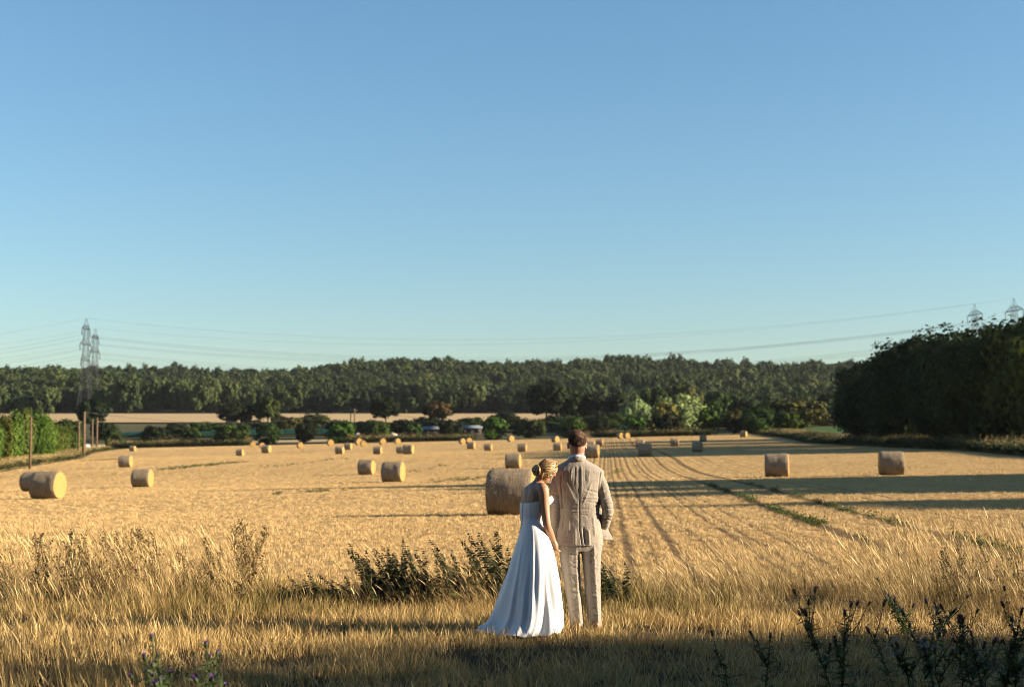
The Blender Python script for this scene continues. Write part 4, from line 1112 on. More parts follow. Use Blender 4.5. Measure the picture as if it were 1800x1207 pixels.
# ------------------------------------------------------------------ the couple
def remeshed(mb, voxel, it, name):
    me = mb.mesh(name); o = bpy.data.objects.new(name + "_raw", me); COL.objects.link(o)
    r = o.modifiers.new("r", 'REMESH'); r.mode = 'VOXEL'; r.voxel_size = voxel
    s = o.modifiers.new("s", 'SMOOTH'); s.iterations = it; s.factor = .5
    dg = bpy.context.evaluated_depsgraph_get(); m2 = bpy.data.meshes.new_from_object(o.evaluated_get(dg)); m2.name = name
    bpy.data.objects.remove(o, do_unlink=True); bpy.data.meshes.remove(me)
    m2.polygons.foreach_set("use_smooth", np.ones(len(m2.polygons), bool))
    return m2
def get_vn(me):
    n = len(me.vertices); V = np.zeros(n * 3, np.float32); me.vertices.foreach_get("co", V)
    N = np.zeros(n * 3, np.float32); me.vertex_normals.foreach_get("vector", N)
    return V.reshape(-1, 3).astype(float), N.reshape(-1, 3).astype(float)
def set_v(me, V): me.vertices.foreach_set("co", np.asarray(V, np.float32).ravel()); me.update()
def creases(V, N, segs, y, back=True):
    """segs: (px0,py0,px1,py1,width m,amp m) folds on the side towards the camera"""
    d = np.zeros(len(V)); mask = np.clip(-N[:, 1] * 1.6 + .45, 0, 1) if back else 1.0
    for (a, b, c, e, wd, amp) in segs:
        p = at(a, b, y); q = at(c, e, y); P = np.array([p.x, p.z]); Q = np.array([q.x, q.z]); D = Q - P; L2 = D.dot(D)
        X = V[:, [0, 2]] - P; t = np.clip(X @ D / L2, 0, 1); dist = np.linalg.norm(X - t[:, None] * D, axis=1)
        fade = np.clip(np.minimum(t, 1 - t) * 5 + .35, 0, 1)
        d += amp * np.exp(-(dist / wd) ** 2) * fade
    return V + N * (d * mask)[:, None]
def ring(c, ex, ey, n=40, p=2.4):
    a = np.arange(n) * 2 * math.pi / n; cx, sx = np.cos(a), np.sin(a)
    u = np.sign(cx) * np.abs(cx) ** (2 / p); v = np.sign(sx) * np.abs(sx) ** (2 / p)
    return np.asarray(c, float) + u[:, None] * np.asarray(ex, float) + v[:, None] * np.asarray(ey, float)
def dense(rows, n):
    rows = np.asarray(rows, float); t = np.arange(len(rows)); tt = np.linspace(0, len(rows) - 1, n)
    return np.stack([smooth_interp(tt, t, rows[:, i]) for i in range(rows.shape[1])], 1)
def skin_mat(name, c, red):
    m = Mat(name, .5, .35); k = m.coord("Object"); f = m.noise(k, 9, 3); g_ = m.noise(k, 60, 3)
    m.base(m.mix(m.ramp(f, [(.35, (0, 0, 0)), (.7, (.6, .6, .6))]), c, red)); m.bump(g_, .002, .4)
    m.b.inputs["Subsurface Weight"].default_value = .12; m.b.inputs["Subsurface Radius"].default_value = (.02, .008, .004)
    return m.m
def linen():
    m = Mat("linen_suit", .85, .15); m.b.inputs["Sheen Weight"].default_value = .25
    c = m.coord("Object"); warp = m.noise(m.coord("Object", (420, 60, 18)), 1.0, 2, .7); weft = m.noise(m.coord("Object", (20, 60, 420)), 1.0, 2, .7)
    t = m.math('ADD', m.math('MULTIPLY', warp, .5), m.math('MULTIPLY', weft, .5)); big = m.noise(c, 7, 4, .6)
    col = m.ramp(t, [(.33, (.21, .17, .13)), (.5, (.35, .297, .237)), (.66, (.49, .43, .355))])
    col = m.mix(m.ramp(big, [(.35, (0, 0, 0)), (.7, (.35, .35, .35))]), col, (.37, .325, .27))
    m.base(col)
    cr = m.noise(m.coord("Object", (1, 1, 1)), 26, 3, .55, .8)
    m.bump(m.math('ADD', m.math('MULTIPLY', cr, .8), m.math('MULTIPLY', t, .25)), .010, .8)
    return m.m
def satin():
    m = Mat("ivory_satin", .42, .35); m.b.inputs["Sheen Weight"].default_value = .2
    c = m.coord("Object"); f = m.noise(c, 5, 3); m.base(m.ramp(f, [(.3, (.76, .755, .75)), (.7, (.82, .815, .81))]), .76); m.bump(m.noise(c, 22, 3, .5, .5), .004, .35)
    return m.m
def hair_mat(name, stops, rough=.45):
    m = Mat(name, rough, .5); r = m.attr("rnd"); f = m.noise(m.coord("Object", (1, 1, 1)), 160, 2)
    m.base(m.ramp(m.math('ADD', m.math('MULTIPLY', r, .7), m.math('MULTIPLY', f, .3)), stops)); return m.m
M['skin_man'] = skin_mat("skin_groom", (.50, .27, .185), (.52, .22, .15)); M['skin_bride'] = skin_mat("skin_bride", (.50, .265, .155), (.50, .245, .145))
M['linen'] = linen(); M['satin'] = satin(); M['shirt'] = simple("white_shirt", (.80, .80, .80), .7, .2, .04, 20)
M['hair_brown'] = hair_mat("hair_brown", [(.1, (.06, .028, .012)), (.45, (.15, .07, .028)), (.85, (.36, .19, .085))], .72)
M['hair_blonde'] = hair_mat("hair_blonde", [(.15, (.10, .052, .018)), (.45, (.30, .175, .065)), (.8, (.62, .43, .20))], .38)
M['shoe'] = simple("brown_leather", (.09, .045, .02), .4, .5, .2, 10); M['pearl'] = simple("pearl_button", (.8, .79, .77), .25, .5, .03, 10)
def add_rnd(me, rnd):
    a = me.attributes.new("rnd", 'FLOAT', 'POINT'); a.data.foreach_set("value", np.asarray(rnd, np.float32)); return me
def V3(v): return np.array([v[0], v[1], v[2]], float)

def hand(mb, wrist, palm, fdir, side, curl, scale=1.0, thumb=1):
    """palm from wrist to palm point, four fingers along fdir bending towards curl, thumb leaving the side"""
    wrist, palm, fdir, side, curl = map(lambda v: np.asarray(v, float), (wrist, palm, fdir, side, curl))
    mb.limb([wrist, (wrist + palm) / 2, palm], [.024 * scale, .030 * scale, .031 * scale], 12)
    for s in (-1, 1): mb.limb([wrist + side * s * .010, palm + side * s * .022 * scale], [.018 * scale, .019 * scale], 10)
    for i, L in enumerate((.066, .078, .073, .056)):
        b = palm + side * (i - 1.5) * .0225 * scale + fdir * .008; L *= scale
        p1 = b + fdir * L * .42; p2 = p1 + (fdir * .6 + curl * .8) * L * .36; p3 = p2 + (fdir * .1 + curl * 1.0) * L * .28
        mb.limb([b, p1, p2, p3], [.0095 * scale, .009 * scale, .0085 * scale, .0075 * scale], 9)
    b = wrist * .55 + palm * .45 + side * thumb * .026 * scale
    mb.limb([b, b + (side * thumb * .6 + fdir * .6) * .032 * scale, b + (side * thumb * .5 + fdir * 1.0 + curl * .5) * .055 * scale], [.013 * scale, .011 * scale, .009 * scale], 9)

# ---------------- groom
GY = 13.15
def gp(px, py, dy=0.0): return V3(at(px, py, GY + dy))
kx = GY / 2500.0
groom = thing("person", "man in a crumpled light linen suit seen from behind, standing right of the bride", "person", at(1018, 1104, GY))
groom.location = (at(1018, 1104, GY).x, GY, 0); groom.rotation_euler = (0, 0, rad(4))
GI = np.array(groom.location)
def put_part(name, me, m, parent, org, sub=None):
    V, _ = get_vn(me); set_v(me, V - org); o = link(name, me, m, sub if sub is not None else parent); return o
# body
mb = MB()
hc = gp(1014.5, 781)
mb.ball(hc + (0, .005, .012), (.078, .094, .098), n=24, k=14)
mb.ball(hc + (0, -.030, -.018), (.072, .060, .085), n=20, k=12)
mb.ball(hc + (0, .055, -.065), (.055, .050, .068), n=20, k=12)
mb.limb([hc + (0, .092, .01), hc + (0, .108, -.03), hc + (0, .104, -.045)], [.010, .013, .016], 8)         # nose
mb.limb([hc + (-.04, .086, .02), hc + (.04, .086, .02)], [.014, .014], 8)                                       # brow
mb.limb([hc + (-.022, .092, -.075), hc + (.022, .092, -.075)], [.010, .010], 8)                                 # mouth
for s in (-1, 1):
    mb.ball(hc + (s * .030, .086, .0), .013, n=10, k=7)
    a = .25 * s
    Rm = np.array(Euler((0, -s * .12, s * -.35)).to_matrix())
    mb.ball(hc + (s * .081, .002, -.012), (.010, .019, .032), Rm, 12, 9); mb.ball(hc + (s * .086, -.004, .004), (.008, .018, .017), Rm, 10, 7)
mb.limb([gp(1014, 822, .0), gp(1014, 806, .0), hc + (0, -.008, -.07), hc + (0, 0, -.03)], [.080, .070, .066, .066], 22)
mb.limb([gp(985, 836), gp(1014, 828), gp(1048, 833)], [.06, .085, .06], 16)
mb.limb([gp(1014, 835), gp(1015, 880), gp(1017, 945)], [.115, .11, .12], 20)
mb.limb([gp(978, 838), gp(975, 893, -.03), gp(972, 942, .0)], [.050, .040, .027], 14)
hand(mb, gp(972, 942, .0), gp(973, 956, -.005), (.05, .0, -1), (.25, .95, 0), (-.3, -.4, 0), 1.05, -1)
mb.limb([gp(1052, 840), gp(1066, 893, -.05), gp(1061, 928, .07)], [.050, .040, .027], 14)
hand(mb, gp(1061, 928, .07), gp(1056, 941, .09), (-.35, .1, -.9), (.5, .8, 0), (-.5, .3, 0), .95, 1)
for pts in ([gp(1001, 950), gp(1007, 1030, .01), gp(1013, 1098)], [gp(1038, 950), gp(1042, 1030, .01), gp(1045, 1098)]): mb.limb(pts, [.085, .055, .038], 14)
me = remeshed(mb, .0048, 3, "body")
put_part("body", me, M['skin_man'], groom, GI)
# shoes
for px in (1013, 1045):
    p = gp(px, 1100); p[2] = 0
    sh = MB().loft([ring(p + (0, t, zc_), (w_, 0, 0), (0, 0, h_), 16, 2.4) for t, zc_, w_, h_ in ((-.10, .05, .02, .03), (-.085, .055, .036, .05), (-.02, .055, .042, .053), (.07, .04, .047, .038), (.14, .03, .044, .026), (.18, .022, .02, .014))])
    put_part("shoe", sh.mesh("shoe"), M['shoe'], groom, GI)
# trousers
mb = MB()
def leg_rows(rows): return [ring(gp(a, b, d), (w_ * kx, 0, 0), (0, dp, 0), 36, 2.2) for a, b, w_, dp, d in dense(rows, 26)]
mb.loft([ring(gp(a, b), (w_ * kx, 0, 0), (0, dp, 0), 40, 2.5) for a, b, w_, dp in dense([(1018, 915, 33, .11), (1019, 940, 37, .125), (1020, 958, 38.5, .128), (1020, 968, 37.5, .12)], 10)])
mb.loft(leg_rows([(1002, 952, 19.5, .118, 0), (1001.5, 975, 18, .110, 0), (1004, 1005, 15.6, .092, .005), (1007.5, 1035, 13.8, .080, .01), (1011.5, 1065, 12.9, .078, .005), (1014.5, 1090, 12.2, .080, 0), (1015.5, 1101, 12.0, .082, .01)]))
mb.loft(leg_rows([(1038.5, 952, 19, .118, 0), (1039.5, 975, 17, .110, 0), (1041, 1005, 14.8, .092, .005), (1042.5, 1035, 13.4, .080, .01), (1044, 1065, 12.4, .078, .005), (1045.5, 1090, 11.8, .080, 0), (1046, 1101, 11.6, .082, .01)]))
me = remeshed(mb, .0055, 3, "trousers"); V, N = get_vn(me)
tr = [(1010, 962, 1011, 1000, .013, .010), (1011, 1000, 1014, 1045, .012, .010), (1014, 1045, 1018, 1098, .011, .011), (1041, 958, 1043, 1000, .013, .010), (1043, 1000, 1047, 1045, .012, .010), (1047, 1045, 1050, 1098, .011, .011)]
rr_ = random.Random(8)
for (cx, w_) in ((1004, 15), (1041, 14)):
    for py in list(np.arange(968, 1000, 7)) + list(np.arange(1008, 1048, 5.5)) + list(np.arange(1060, 1096, 9)):
        s = rr_.choice([-1, 1]); x0 = cx + (py - 960) * .06 + rr_.uniform(-9, -2); tr.append((x0, py + s * rr_.uniform(1, 5), x0 + rr_.uniform(9, 17), py - s * rr_.uniform(0, 4), .0065, rr_.choice([-.006, -.004, .004])))
tr += [(1000, 966, 1018, 972, .010, .010), (1020, 968, 1021, 985, .010, -.012)]
V = creases(V, N, tr, GY); V += N * (vnoise(V * (1, 1, .5), 22, 3) * .0022)[:, None]; set_v(me, V)
put_part("trousers", me, M['linen'], groom, GI)
# jacket
mb = MB()
rows = [(1014, 806, 15, .072), (1014, 810, 20, .080), (1014, 814, 27, .092), (1014.5, 818.5, 35, .105), (1015, 823, 41.5, .116), (1015.5, 828, 46, .124), (1015.5, 836, 45.5, .130), (1016, 850, 43, .138), (1016.5, 870, 40, .138), (1017, 890, 37, .132), (1017.5, 908, 36, .128),
        (1018, 925, 38, .132), (1018.5, 942, 40, .138), (1018.5, 956, 41.5, .142), (1018.5, 957.5, 41.5, .142)]
mb.loft([ring(gp(a, b, 0), (w_ * kx, 0, 0), (0, dp, 0), 48, 2.12) for a, b, w_, dp in dense(rows, 40)])
mb.limb([gp(981, 837, .0), gp(977, 862, -.01), gp(976, 892, -.02), gp(975, 918, -.01), gp(973.5, 941, .0)], [.056, .060, .055, .048, .040], 20)
mb.limb([gp(1050.5, 836, .0), gp(1060, 860, -.02), gp(1067, 890, -.055), gp(1068, 902, -.035), gp(1064, 922, .05)], [.055, .057, .056, .052, .044], 20)
# front skirt pushed back by the arm in the pocket
mb.loft([ring(gp(a, b, d), (w_ * kx, w_ * kx * .5, 0), (-.004, .012, 0), 20, 2.2) for a, b, w_, d in dense([(1054, 893, 5, .05), (1058, 912, 8, .05), (1062, 930, 9.5, .045), (1067.5, 944, 10.5, .04), (1069, 949, 8, .04)], 12)])
me = remeshed(mb, .0055, 4, "jacket"); V, N = get_vn(me)
js = [(1014.5, 818, 1015.5, 925, .0055, -.006), (1015.5, 925, 1020, 957, .006, -.012), (1023, 926, 1026, 955, .012, -.014), (1031, 930, 1033, 956, .010, .010), (1008, 930, 1008, 956, .014, .008),
      (1003, 822, 1000, 842, .008, .004), (1008.5, 820, 1007, 852, .006, -.004), (1019.5, 818, 1019, 866, .006, .005), (1026, 822, 1026, 846, .008, -.003), (995, 828, 999, 848, .007, -.003),
      (1034, 826, 1031, 844, .008, .003), (1000, 893.5, 1032, 893, .0040, -.006), (1001, 897.5, 1034, 897, .004, .004), (1003, 886, 1012, 886, .004, -.005), (1015, 903, 1030, 905, .005, -.005),
      (1052, 866, 1028, 860, .006, -.006), (1053, 874, 1024, 873, .006, .006), (1052, 884, 1030, 881, .006, -.007), (985, 868, 1000, 874, .007, -.005), (984, 890, 998, 893, .006, -.005),
      (985, 834, 984, 850, .006, -.010), (984, 850, 987, 895, .006, -.014), (1054, 828, 1051.5, 850, .006, -.010), (1051.5, 850, 1052, 900, .006, -.014), (998, 910, 996, 935, .010, .006), (1040, 905, 1043, 940, .012, .008), (990, 905, 987, 930, .009, -.008),
      (1062, 862, 1073, 858, .007, -.007), (1059, 876, 1077, 870, .006, -.011), (1058, 884, 1078, 881, .006, .009), (1058, 893, 1078, 893, .006, -.011), (1059, 902, 1077, 905, .006, .008), (1059, 911, 1075, 915, .006, -.010), (1060, 921, 1070, 923, .006, .006),
      (968, 866, 984, 872, .008, -.007), (968, 884, 984, 888, .007, .006), (968, 898, 984, 896, .007, -.008), (967, 912, 984, 915, .007, .006), (967, 926, 983, 926, .006, -.007),
      (992, 846, 1008, 880, .010, .005), (1036, 850, 1022, 885, .010, .005)]
V = creases(V, N, js, GY); V += N * (vnoise(V, 15, 5) * .003 + vnoise(V * (1, 1, .6), 34, 6) * .0014)[:, None]; set_v(me, V)
jk = put_part("jacket", me, M['linen'], groom, GI)
# jacket collar band and shirt collar
a0 = gp(1014, 808)
def band(c, rx, ry, z0, z1, t, tilt, n=40, open_=.55):
    a = np.linspace(math.pi / 2 + open_, math.pi * 2.5 - open_, n); R = []
    for dr, z in ((0, z0), (t, z0), (t * .7, (z0 + z1) / 2), (t * .3, z1), (-t * .4, z1), (-t * .6, z0)):
        R.append(np.stack([c[0] + (rx + dr) * np.cos(a), c[1] + (ry + dr) * np.sin(a), c[2] + z - tilt * np.sin(a)], 1))
    R.append(R[0]); mbx = MB().loft(np.array(R), False, False); return mbx
put_part("collar", band(a0, .079, .079, -.040, .006, .010, .028).mesh("collar"), M['linen'], groom, GI, jk)
put_part("shirt_collar", band(a0, .078, .078, -.02, .026, .006, .025).mesh("shirt_collar"), M['shirt'], groom, GI)
# hair: cap plus short strands
def hair_groom():
    rg = np.random.default_rng(3); mb = MB(); na, nt = 48, 22; R = []; c = hc + (0, .0, .012)
    for i in range(nt):
        th = math.pi * .66 * (i + .2) / nt; a = np.arange(na) * 2 * math.pi / na
        low = .42 + .20 * np.clip(-np.sin(a), 0, 1) - .10 * np.clip(np.sin(a), 0, 1)      # hairline lower at the back
        th_ = np.minimum(th, math.pi * low); thick = np.clip((math.pi * low - th) / .7, 0, 1)
        rr2 = 1.0 + .14 * np.sqrt(thick) * (1 - .35 * (i / nt))
        p = np.stack([.0785 * np.sin(th_) * np.cos(a), .095 * np.sin(th_) * np.sin(a), .099 * np.cos(th_)], 1) * rr2[:, None]
        p += p * (vnoise(p, 55, 2) * .035 * thick)[:, None]; R.append(c + p)
    mb.loft(np.array(R)[::-1], False)
    cap = mb.mesh("hair"); V0 = np.vstack(mb.v)
    n = 9000; th = np.arccos(1 - rg.random(n) * 1.25); a = rg.random(n) * 6.283
    low = (.43 + .21 * np.clip(-np.sin(a), 0, 1) - .10 * np.clip(np.sin(a), 0, 1)) * math.pi
    k = th < low; th, a, low = th[k], a[k], low[k]; n = len(th)
    dirn = np.stack([.0785 * np.sin(th) * np.cos(a), .095 * np.sin(th) * np.sin(a), .099 * np.cos(th)], 1)
    nrm = dirn / np.linalg.norm(dirn, axis=1)[:, None]; thick = np.clip((low - th) / .7, 0, 1)
    L = (.004 + .020 * thick) * (.6 + .7 * rg.random(n))
    down = np.stack([np.zeros(n), np.full(n, .3), np.full(n, -1.0)], 1); flow = nrm * .48 + down * (.95 * np.sin(th))[:, None] + rg.normal(0, .16, (n, 3)) + np.array([0, .35, 0]) * (np.cos(th) > .5)[:, None]
    flow /= np.linalg.norm(flow, axis=1)[:, None]
    b = c + dirn * (1.0 + .125 * np.sqrt(thick))[:, None]
    P = np.stack([b, b + flow * (L * .5)[:, None], b + flow * L[:, None] + np.array([0, 0, -.1]) * (L * thick)[:, None]], 1)
    sd_ = np.cross(flow, rg.normal(0, 1, (n, 3))); sd_ /= np.linalg.norm(sd_, axis=1)[:, None]
    W = np.outer(np.full(n, .0013), [1, .8, .2])
    Vs, Qs, Rs = ribbons(P, W, sd_, rg.random(n))
    Vall = np.vstack([V0, Vs]); Q = [np.vstack(mb.q), Qs + len(V0)]
    return np_mesh("hair", Vall, Q, {"rnd": np.concatenate([np.full(len(V0), .22), Rs])}, True)
put_part("hair", hair_groom(), M['hair_brown'], groom, GI)

# ---------------- bride
BY = 12.95
def bp(px, py, dy=0.0): return V3(at(px, py, BY + dy))
kb = BY / 2500.0
bride = thing("person", "woman in a white strapless wedding dress leaning her head on the man's shoulder", "person", (at(935, 1104, BY).x, BY, 0))
BRIDE_SHIFT = .018
BI = np.array(bride.location)
ya = rad(28); Fd = np.array([math.cos(ya), math.sin(ya), 0]); Rd = np.array([math.sin(ya), -math.cos(ya), 0])
TORSO = [(934, 940, .11, .15), (931.5, 920, .088, .118), (930.5, 908, .083, .116), (933, 893, .095, .130), (936, 878, .106, .146), (937.5, 866, .098, .152), (938, 858, .082, .148), (939.5, 851.5, .062, .100), (942, 846, .046, .052)]
TD = dense(TORSO, 34)
def torso_at(py):
    i = np.argsort(TD[:, 1]); return [float(np.interp(py, TD[i, 1], TD[i, k])) for k in (0, 2, 3)]
mb = MB()
mb.loft([ring(bp(a, b), Fd * f_, Rd * r_, 40, 2.15) for a, b, f_, r_ in TD])
hB = bp(958.5, 825, .0)
fB = np.array([.52, .58, -.62]); fB /= np.linalg.norm(fB)
uB = np.array([.60, .10, .75]); uB -= fB * uB.dot(fB); uB /= np.linalg.norm(uB); sB = np.cross(fB, uB)
HM = np.stack([sB, fB, uB], 1)
mb.ball(hB, (.070, .088, .092), HM, 24, 14)
mb.ball(hB + fB * .035 - uB * .055, (.052, .050, .062), HM, 20, 12)
mb.limb([hB + fB * .088 + uB * .0, hB + fB * .102 - uB * .03], [.009, .013], 8)
mb.limb([hB + fB * .082 - uB * .065 - sB * .018, hB + fB * .082 - uB * .065 + sB * .018], [.009, .009], 8)
mb.limb([hB + fB * .076 + uB * .015 - sB * .035, hB + fB * .076 + uB * .015 + sB * .035], [.013, .013], 8)
for s in (-1, 1):
    mb.ball(hB + fB * .075 + sB * s * .028 - uB * .004, .012, n=10, k=7)
    mb.ball(hB + sB * s * .072 - uB * .018 - fB * .002, (.009, .016, .027), HM, 12, 8)
mb.limb([bp(940, 853), bp(944, 846), hB - uB * .05 - fB * .015], [.055, .046, .045], 20)
shR = bp(938, 860) + Rd * .140
mb.limb([bp(938, 859) + Rd * .07, shR, shR * .55 + bp(957, 922, -.13) * .45, bp(958, 922, -.13), bp(963, 936, -.06), bp(969.5, 950, -.005)], [.058, .052, .043, .036, .035, .024], 18)
hand(mb, bp(969.5, 950, -.005), bp(972.5, 959, .005), (.25, .10, -.95), (.15, -.98, .05), (.75, .4, .1), .95, -1)
shL = bp(938, 865, .0) - Rd * .125
mb.limb([bp(938, 862) - Rd * .06, shL, bp(936, 896, .24), bp(943, 912, .22), bp(950, 925, .20)], [.055, .046, .036, .032, .023], 16)
hand(mb, bp(950, 925, .20), bp(955, 934, .18), (.5, -.1, -.85), (.1, .95, .1), (.6, -.5, 0), .9, 1)
me = remeshed(mb, .0048, 3, "body"); V, N = get_vn(me)
V = creases(V, N, [(925, 852, 921, 882, .012, -.005), (930, 860, 934, 872, .012, .006), (934, 872, 931, 884, .010, .004)], BY); set_v(me, V)
put_part("body", me, M['skin_bride'], bride, BI)
# bodice
dress = bpy.data.objects.new("dress", None); COL.objects.link(dress); dress.parent = bride
mb = MB(); rows = []
for py in np.linspace(922, 874, 18):
    a, f_, r_ = torso_at(py); c = bp(a, py); tk = .009 - .016 * max(0, (py - 911) / 11); rg_ = ring(c, Fd * (f_ + tk), Rd * (r_ + tk), 64, 2.15)
    t = max(0, 918 - py) / 44.0; fr = (rg_ - c) @ Fd / (f_ + .009)
    rg_[:, 2] += t * (fr * .034 - .014) ; rows.append(rg_)
R = np.array(rows)
mb.loft(R, False); inner = R.copy(); cc_ = R.mean(1, keepdims=True); inner = cc_ + (R - cc_) * np.array([.90, .90, 1]); 
top = MB(); mb.loft(np.array([R[-1], inner[-1], inner[-4]]), False)
bust = []
V = np.vstack(mb.v)
for s in (-1, 1):
    bc = bp(937, 879) + Fd * .090 + Rd * s * .062; d = V - bc; dist = np.linalg.norm(d, axis=1)
    V += Fd * (.060 * np.exp(-(dist / .058) ** 2))[:, None]
mb.v = [V]; me = mb.mesh("bodice"); V, N = get_vn(me)
ang = np.arctan2((V - bp(933, 895)) @ Rd, (V - bp(933, 895)) @ -Fd)          # angle from centre back
for b_ in (.42, .85, 1.35, -.42, -.85): V += N * (-.004 * np.exp(-((ang - b_) / .045) ** 2) + .003 * np.exp(-((ang - b_ - .10) / .05) ** 2))[:, None]
set_v(me, V); put_part("bodice", me, M['satin'], bride, BI, dress)
# buttons down the centre back
for i, py in enumerate(np.linspace(884, 934, 17)):
    a, f_, r_ = torso_at(py); p = bp(a, py) - Fd * (f_ + .012 + max(0, py - 918) * .0016)
    put_part("button", MB().ball(p, .0062, n=8, k=6).mesh("button"), M['pearl'], bride, BI, dress)
# skirt
def skirt():
    rg = np.random.default_rng(21)
    PYS = [910, 918, 930, 945, 965, 985, 1010, 1030, 1055, 1075, 1090, 1100, 1107]
    LX = [912, 911.5, 909, 905, 899, 893, 886, 880, 873, 867, 861, 856, 848]
    RX = [949, 953, 959, 965, 971, 976, 980, 982, 985, 987, 987, 985, 982]
    DP = [.138, .146, .176, .205, .25, .29, .335, .365, .40, .425, .445, .46, .475]
    nr, na = 90, 420; pys = np.linspace(910, 1107, nr); R = []
    th = np.arange(na) * 2 * math.pi / na
    # ridges: angle, width, strength, top (share of height where they begin)
    ridges = [(-2.75, .16, .7, .15), (-2.28, .05, .55, .02), (-1.78, .05, 1.0, .30), (-1.60, .045, .8, .05), (-1.38, .11, 1.3, .0), (-1.02, .05, 1.0, .10), (-.80, .13, 1.4, .0), (-.42, .06, 1.1, .05), (-.18, .05, .8, .3)]
    ridges += [(t_, .07 + .05 * rg.random(), .6 + .8 * rg.random(), .1) for t_ in np.cumsum(.25 + .35 * rg.random(8))]
    for py in pys:
        t = (py - 910) / 197.0; l = np.interp(py, PYS, LX); r = np.interp(py, PYS, RX); dp = np.interp(py, PYS, DP)
        c = bp((l + r) / 2, py); rx = (r - l) / 2 * kb; f = np.zeros(na)
        for (q, wd, st, tp) in ridges:
            q2 = q + .05 * math.sin(t * 4 + q * 9) - .10 * (t - .5) * math.cos(q + .4); wd2 = wd * (.95 + .95 * t)
            d = (th - q2 + math.pi) % (2 * math.pi) - math.pi
            f += st * np.clip((t - tp) * 1.45, 0, 1) * (np.exp(-(d / wd2) ** 2) - .45 * np.exp(-((d - wd2 * 1.7) / (wd2 * 1.1)) ** 2))
        amp = .007 + .036 * t
        P = np.stack([c[0] + (rx - .012) * np.cos(th), c[1] + dp * np.sin(th) + np.zeros(na), np.full(na, c[2])], 1)
        out = np.stack([np.cos(th), np.sin(th), np.zeros(na)], 1); P += out * (f * amp)[:, None]
        if t > .88:          # the hem spills on to the grass
            e = (t - .88) / .12; wv = np.sin(th * 7 + 1.3) * .5 + np.sin(th * 13 + .4) * .35 + np.sin(th * 23 + 2) * .2
            lft = np.clip(np.cos(th - math.pi * 1.12), 0, 1) ** 2
            P += out * (e ** 1.6 * (.025 + .03 * wv + .03 * lft))[:, None]; P[:, 2] += e * (.022 * wv * (1 - .3 * e) + .012)
            P[:, 2] = np.maximum(P[:, 2], .012 + .008 * np.sin(th * 11))
        R.append(P)
    R = np.array(R); k = vnoise(R, 5.0, 4) * .008 + vnoise(R * (1, 1, .35), 13, 5) * .0035; cen = R.mean(1, keepdims=True)
    o = R - cen; o[..., 2] = 0; o /= np.linalg.norm(o, axis=2)[..., None] + 1e-9; R = R + o * (k * np.linspace(.3, 1.3, nr)[:, None])[..., None]
    m_ = MB().loft(R, False); m_.loft(np.array([R[0], cen[0] + (R[0] - cen[0]) * .6]), False)
    return m_.mesh("skirt")
me = skirt(); V, N = get_vn(me)
V = creases(V, N, [(925, 1062, 948, 1068, .012, .016), (920, 1078, 945, 1080, .012, .018), (932, 1096, 960, 1090, .012, .016), (880, 1100, 920, 1108, .012, .018), (948, 1082, 965, 1060, .010, -.014), (905, 1092, 925, 1098, .010, -.014)], BY); set_v(me, V)
put_part("skirt", me, M['satin'], bride, BI, dress)
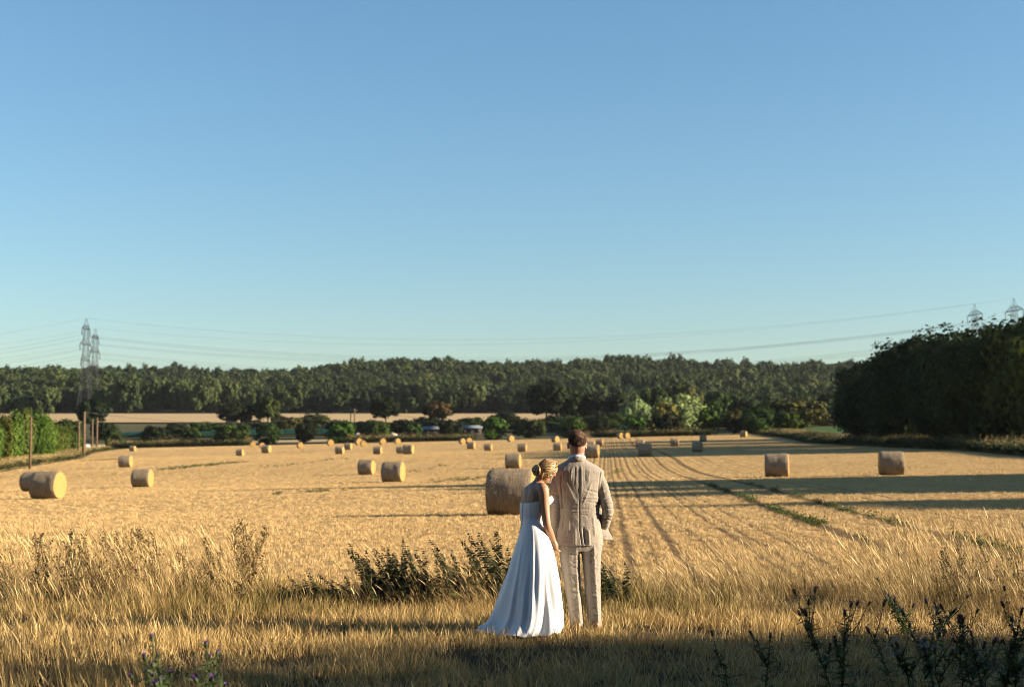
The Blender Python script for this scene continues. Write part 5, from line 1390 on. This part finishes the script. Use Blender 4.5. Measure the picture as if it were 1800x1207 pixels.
# hair: swept locks gathered in a low bun
def hair_bride():
    rg = np.random.default_rng(4); mb = MB(); RN = []
    def add(n0, v): RN.append(np.full(mb.n - n0, v))
    bdir = np.array([-.80, -.58, -.02]); bdir /= np.linalg.norm(bdir); rad3 = np.array([.070, .088, .092])
    def surf(d, k): 
        l = np.array([d.dot(sB), d.dot(fB), d.dot(uB)]); return hB + HM @ (l * rad3) * k
    # scalp shell
    n0 = mb.n; na, nt = 40, 16; R = []
    for i in range(nt):
        th = (i + .3) / nt * 1.85; a = np.arange(na) * 2 * math.pi / na
        e1 = uB; e2 = sB; ax = (uB * .55 - fB * .83); ax /= np.linalg.norm(ax); e1 = np.cross(ax, sB); e1 /= np.linalg.norm(e1); e2 = np.cross(ax, e1)
        R.append(np.array([surf(ax * math.cos(th) + (e1 * math.cos(q) + e2 * math.sin(q)) * math.sin(th), 1.06) for q in a]))
    mb.loft(np.array(R), True); add(n0, .25)
    bun = surf(bdir, 1.0) + bdir * .022
    for i in range(190):
        a = rg.random() * 6.283; t0 = 1.05 + .5 * rg.random()
        s = fB * math.cos(t0 * 1.0) + (uB * math.cos(a) + sB * math.sin(a)) * math.sin(t0)
        if s.dot(uB) < -.45: continue
        pts = []; ph = rg.random() * 6; lift = 1.07 + .06 * rg.random(); tw = rg.normal(0, .22)
        side_ = np.cross(s, bdir); side_ /= np.linalg.norm(side_) + 1e-6
        for u in np.linspace(0, 1, 11):
            d = s * (1 - u) + bdir * u + side_ * (math.sin(u * math.pi) * tw + .03 * math.sin(u * 9 + ph)); d /= np.linalg.norm(d)
            pts.append(surf(d, lift + .035 * math.sin(u * math.pi) + .02 * math.sin(u * 11 + ph)))
        n0 = mb.n; r0 = .0016 + .0046 * rg.random() ** 2; mb.tube(pts, r0 * np.array([.5, .8, 1, 1.1, 1.1, 1.1, 1.1, 1, .95, .9, .8]), 6); add(n0, rg.random())
    e1 = np.cross(bdir, uB); e1 /= np.linalg.norm(e1); e2 = np.cross(bdir, e1)
    for i in range(22):     # coils of the bun
        R0 = .010 + .040 * rg.random(); hgt = (.036 * math.cos(R0 / .054 * 1.5)); a0 = rg.random() * 6.28; span = rg.uniform(2.5, 5.0); pts = []
        for u in np.linspace(0, 1, 14):
            a = a0 + span * u; r_ = R0 * (1 + .12 * math.sin(u * 9 + i)); pts.append(bun + (e1 * math.cos(a) + e2 * math.sin(a)) * r_ + bdir * (hgt + .006 * math.sin(u * 7 + i)))
        n0 = mb.n; mb.tube(pts, (.006 + .004 * rg.random()) * np.sin(np.linspace(.35, math.pi - .35, 14)), 6); add(n0, rg.random())
    n0 = mb.n; mb.ball(bun + bdir * .004, (.042, .042, .042), n=14, k=9); add(n0, .2)
    for i in range(26):     # loose tendrils
        p = surf(-uB * .6 - fB * .5 + sB * rg.uniform(-.6, .9), 1.02) if i < 20 else surf(-uB * .3 + fB * .4 + sB * .9, 1.04)
        q = [p + np.array([rg.normal(0, .006) - .010 * u, rg.normal(0, .004) - .012, -.055 * u * rg.uniform(.7, 1.2)]) for u in (0, .35, .7, 1.0)]
        n0 = mb.n; mb.tube(q, [.0013, .0011, .0009, .0005], 4); add(n0, .5 + .5 * rg.random())
    return add_rnd(mb.mesh("hair"), np.concatenate(RN))
put_part("hair", hair_bride(), M['hair_blonde'], bride, BI)
bride.location.x += BRIDE_SHIFT
put_part("earring", MB().ball(hB + sB * .076 - uB * .050, .005, n=8, k=6).mesh("earring"), M['pearl'], bride, BI)
#EOF_PART3

# ------------------------------------------------------------------ thin summer haze
hz = Mat("thin_haze"); hz.nt.nodes.remove(hz.b)
pv = hz.n("VolumePrincipled"); pv.inputs["Color"].default_value = (.86, .92, 1.0, 1); pv.inputs["Density"].default_value = .00003; pv.inputs["Anisotropy"].default_value = .2
hz.l(pv.outputs[0], hz.out.inputs["Volume"])
haze = MB().box((0, 1900, 42), (4700, 4500, 92)).build("haze", hz.m, None, False)
tag(haze, "thin pale summer haze over the fields and hill", "haze", kind="stuff")
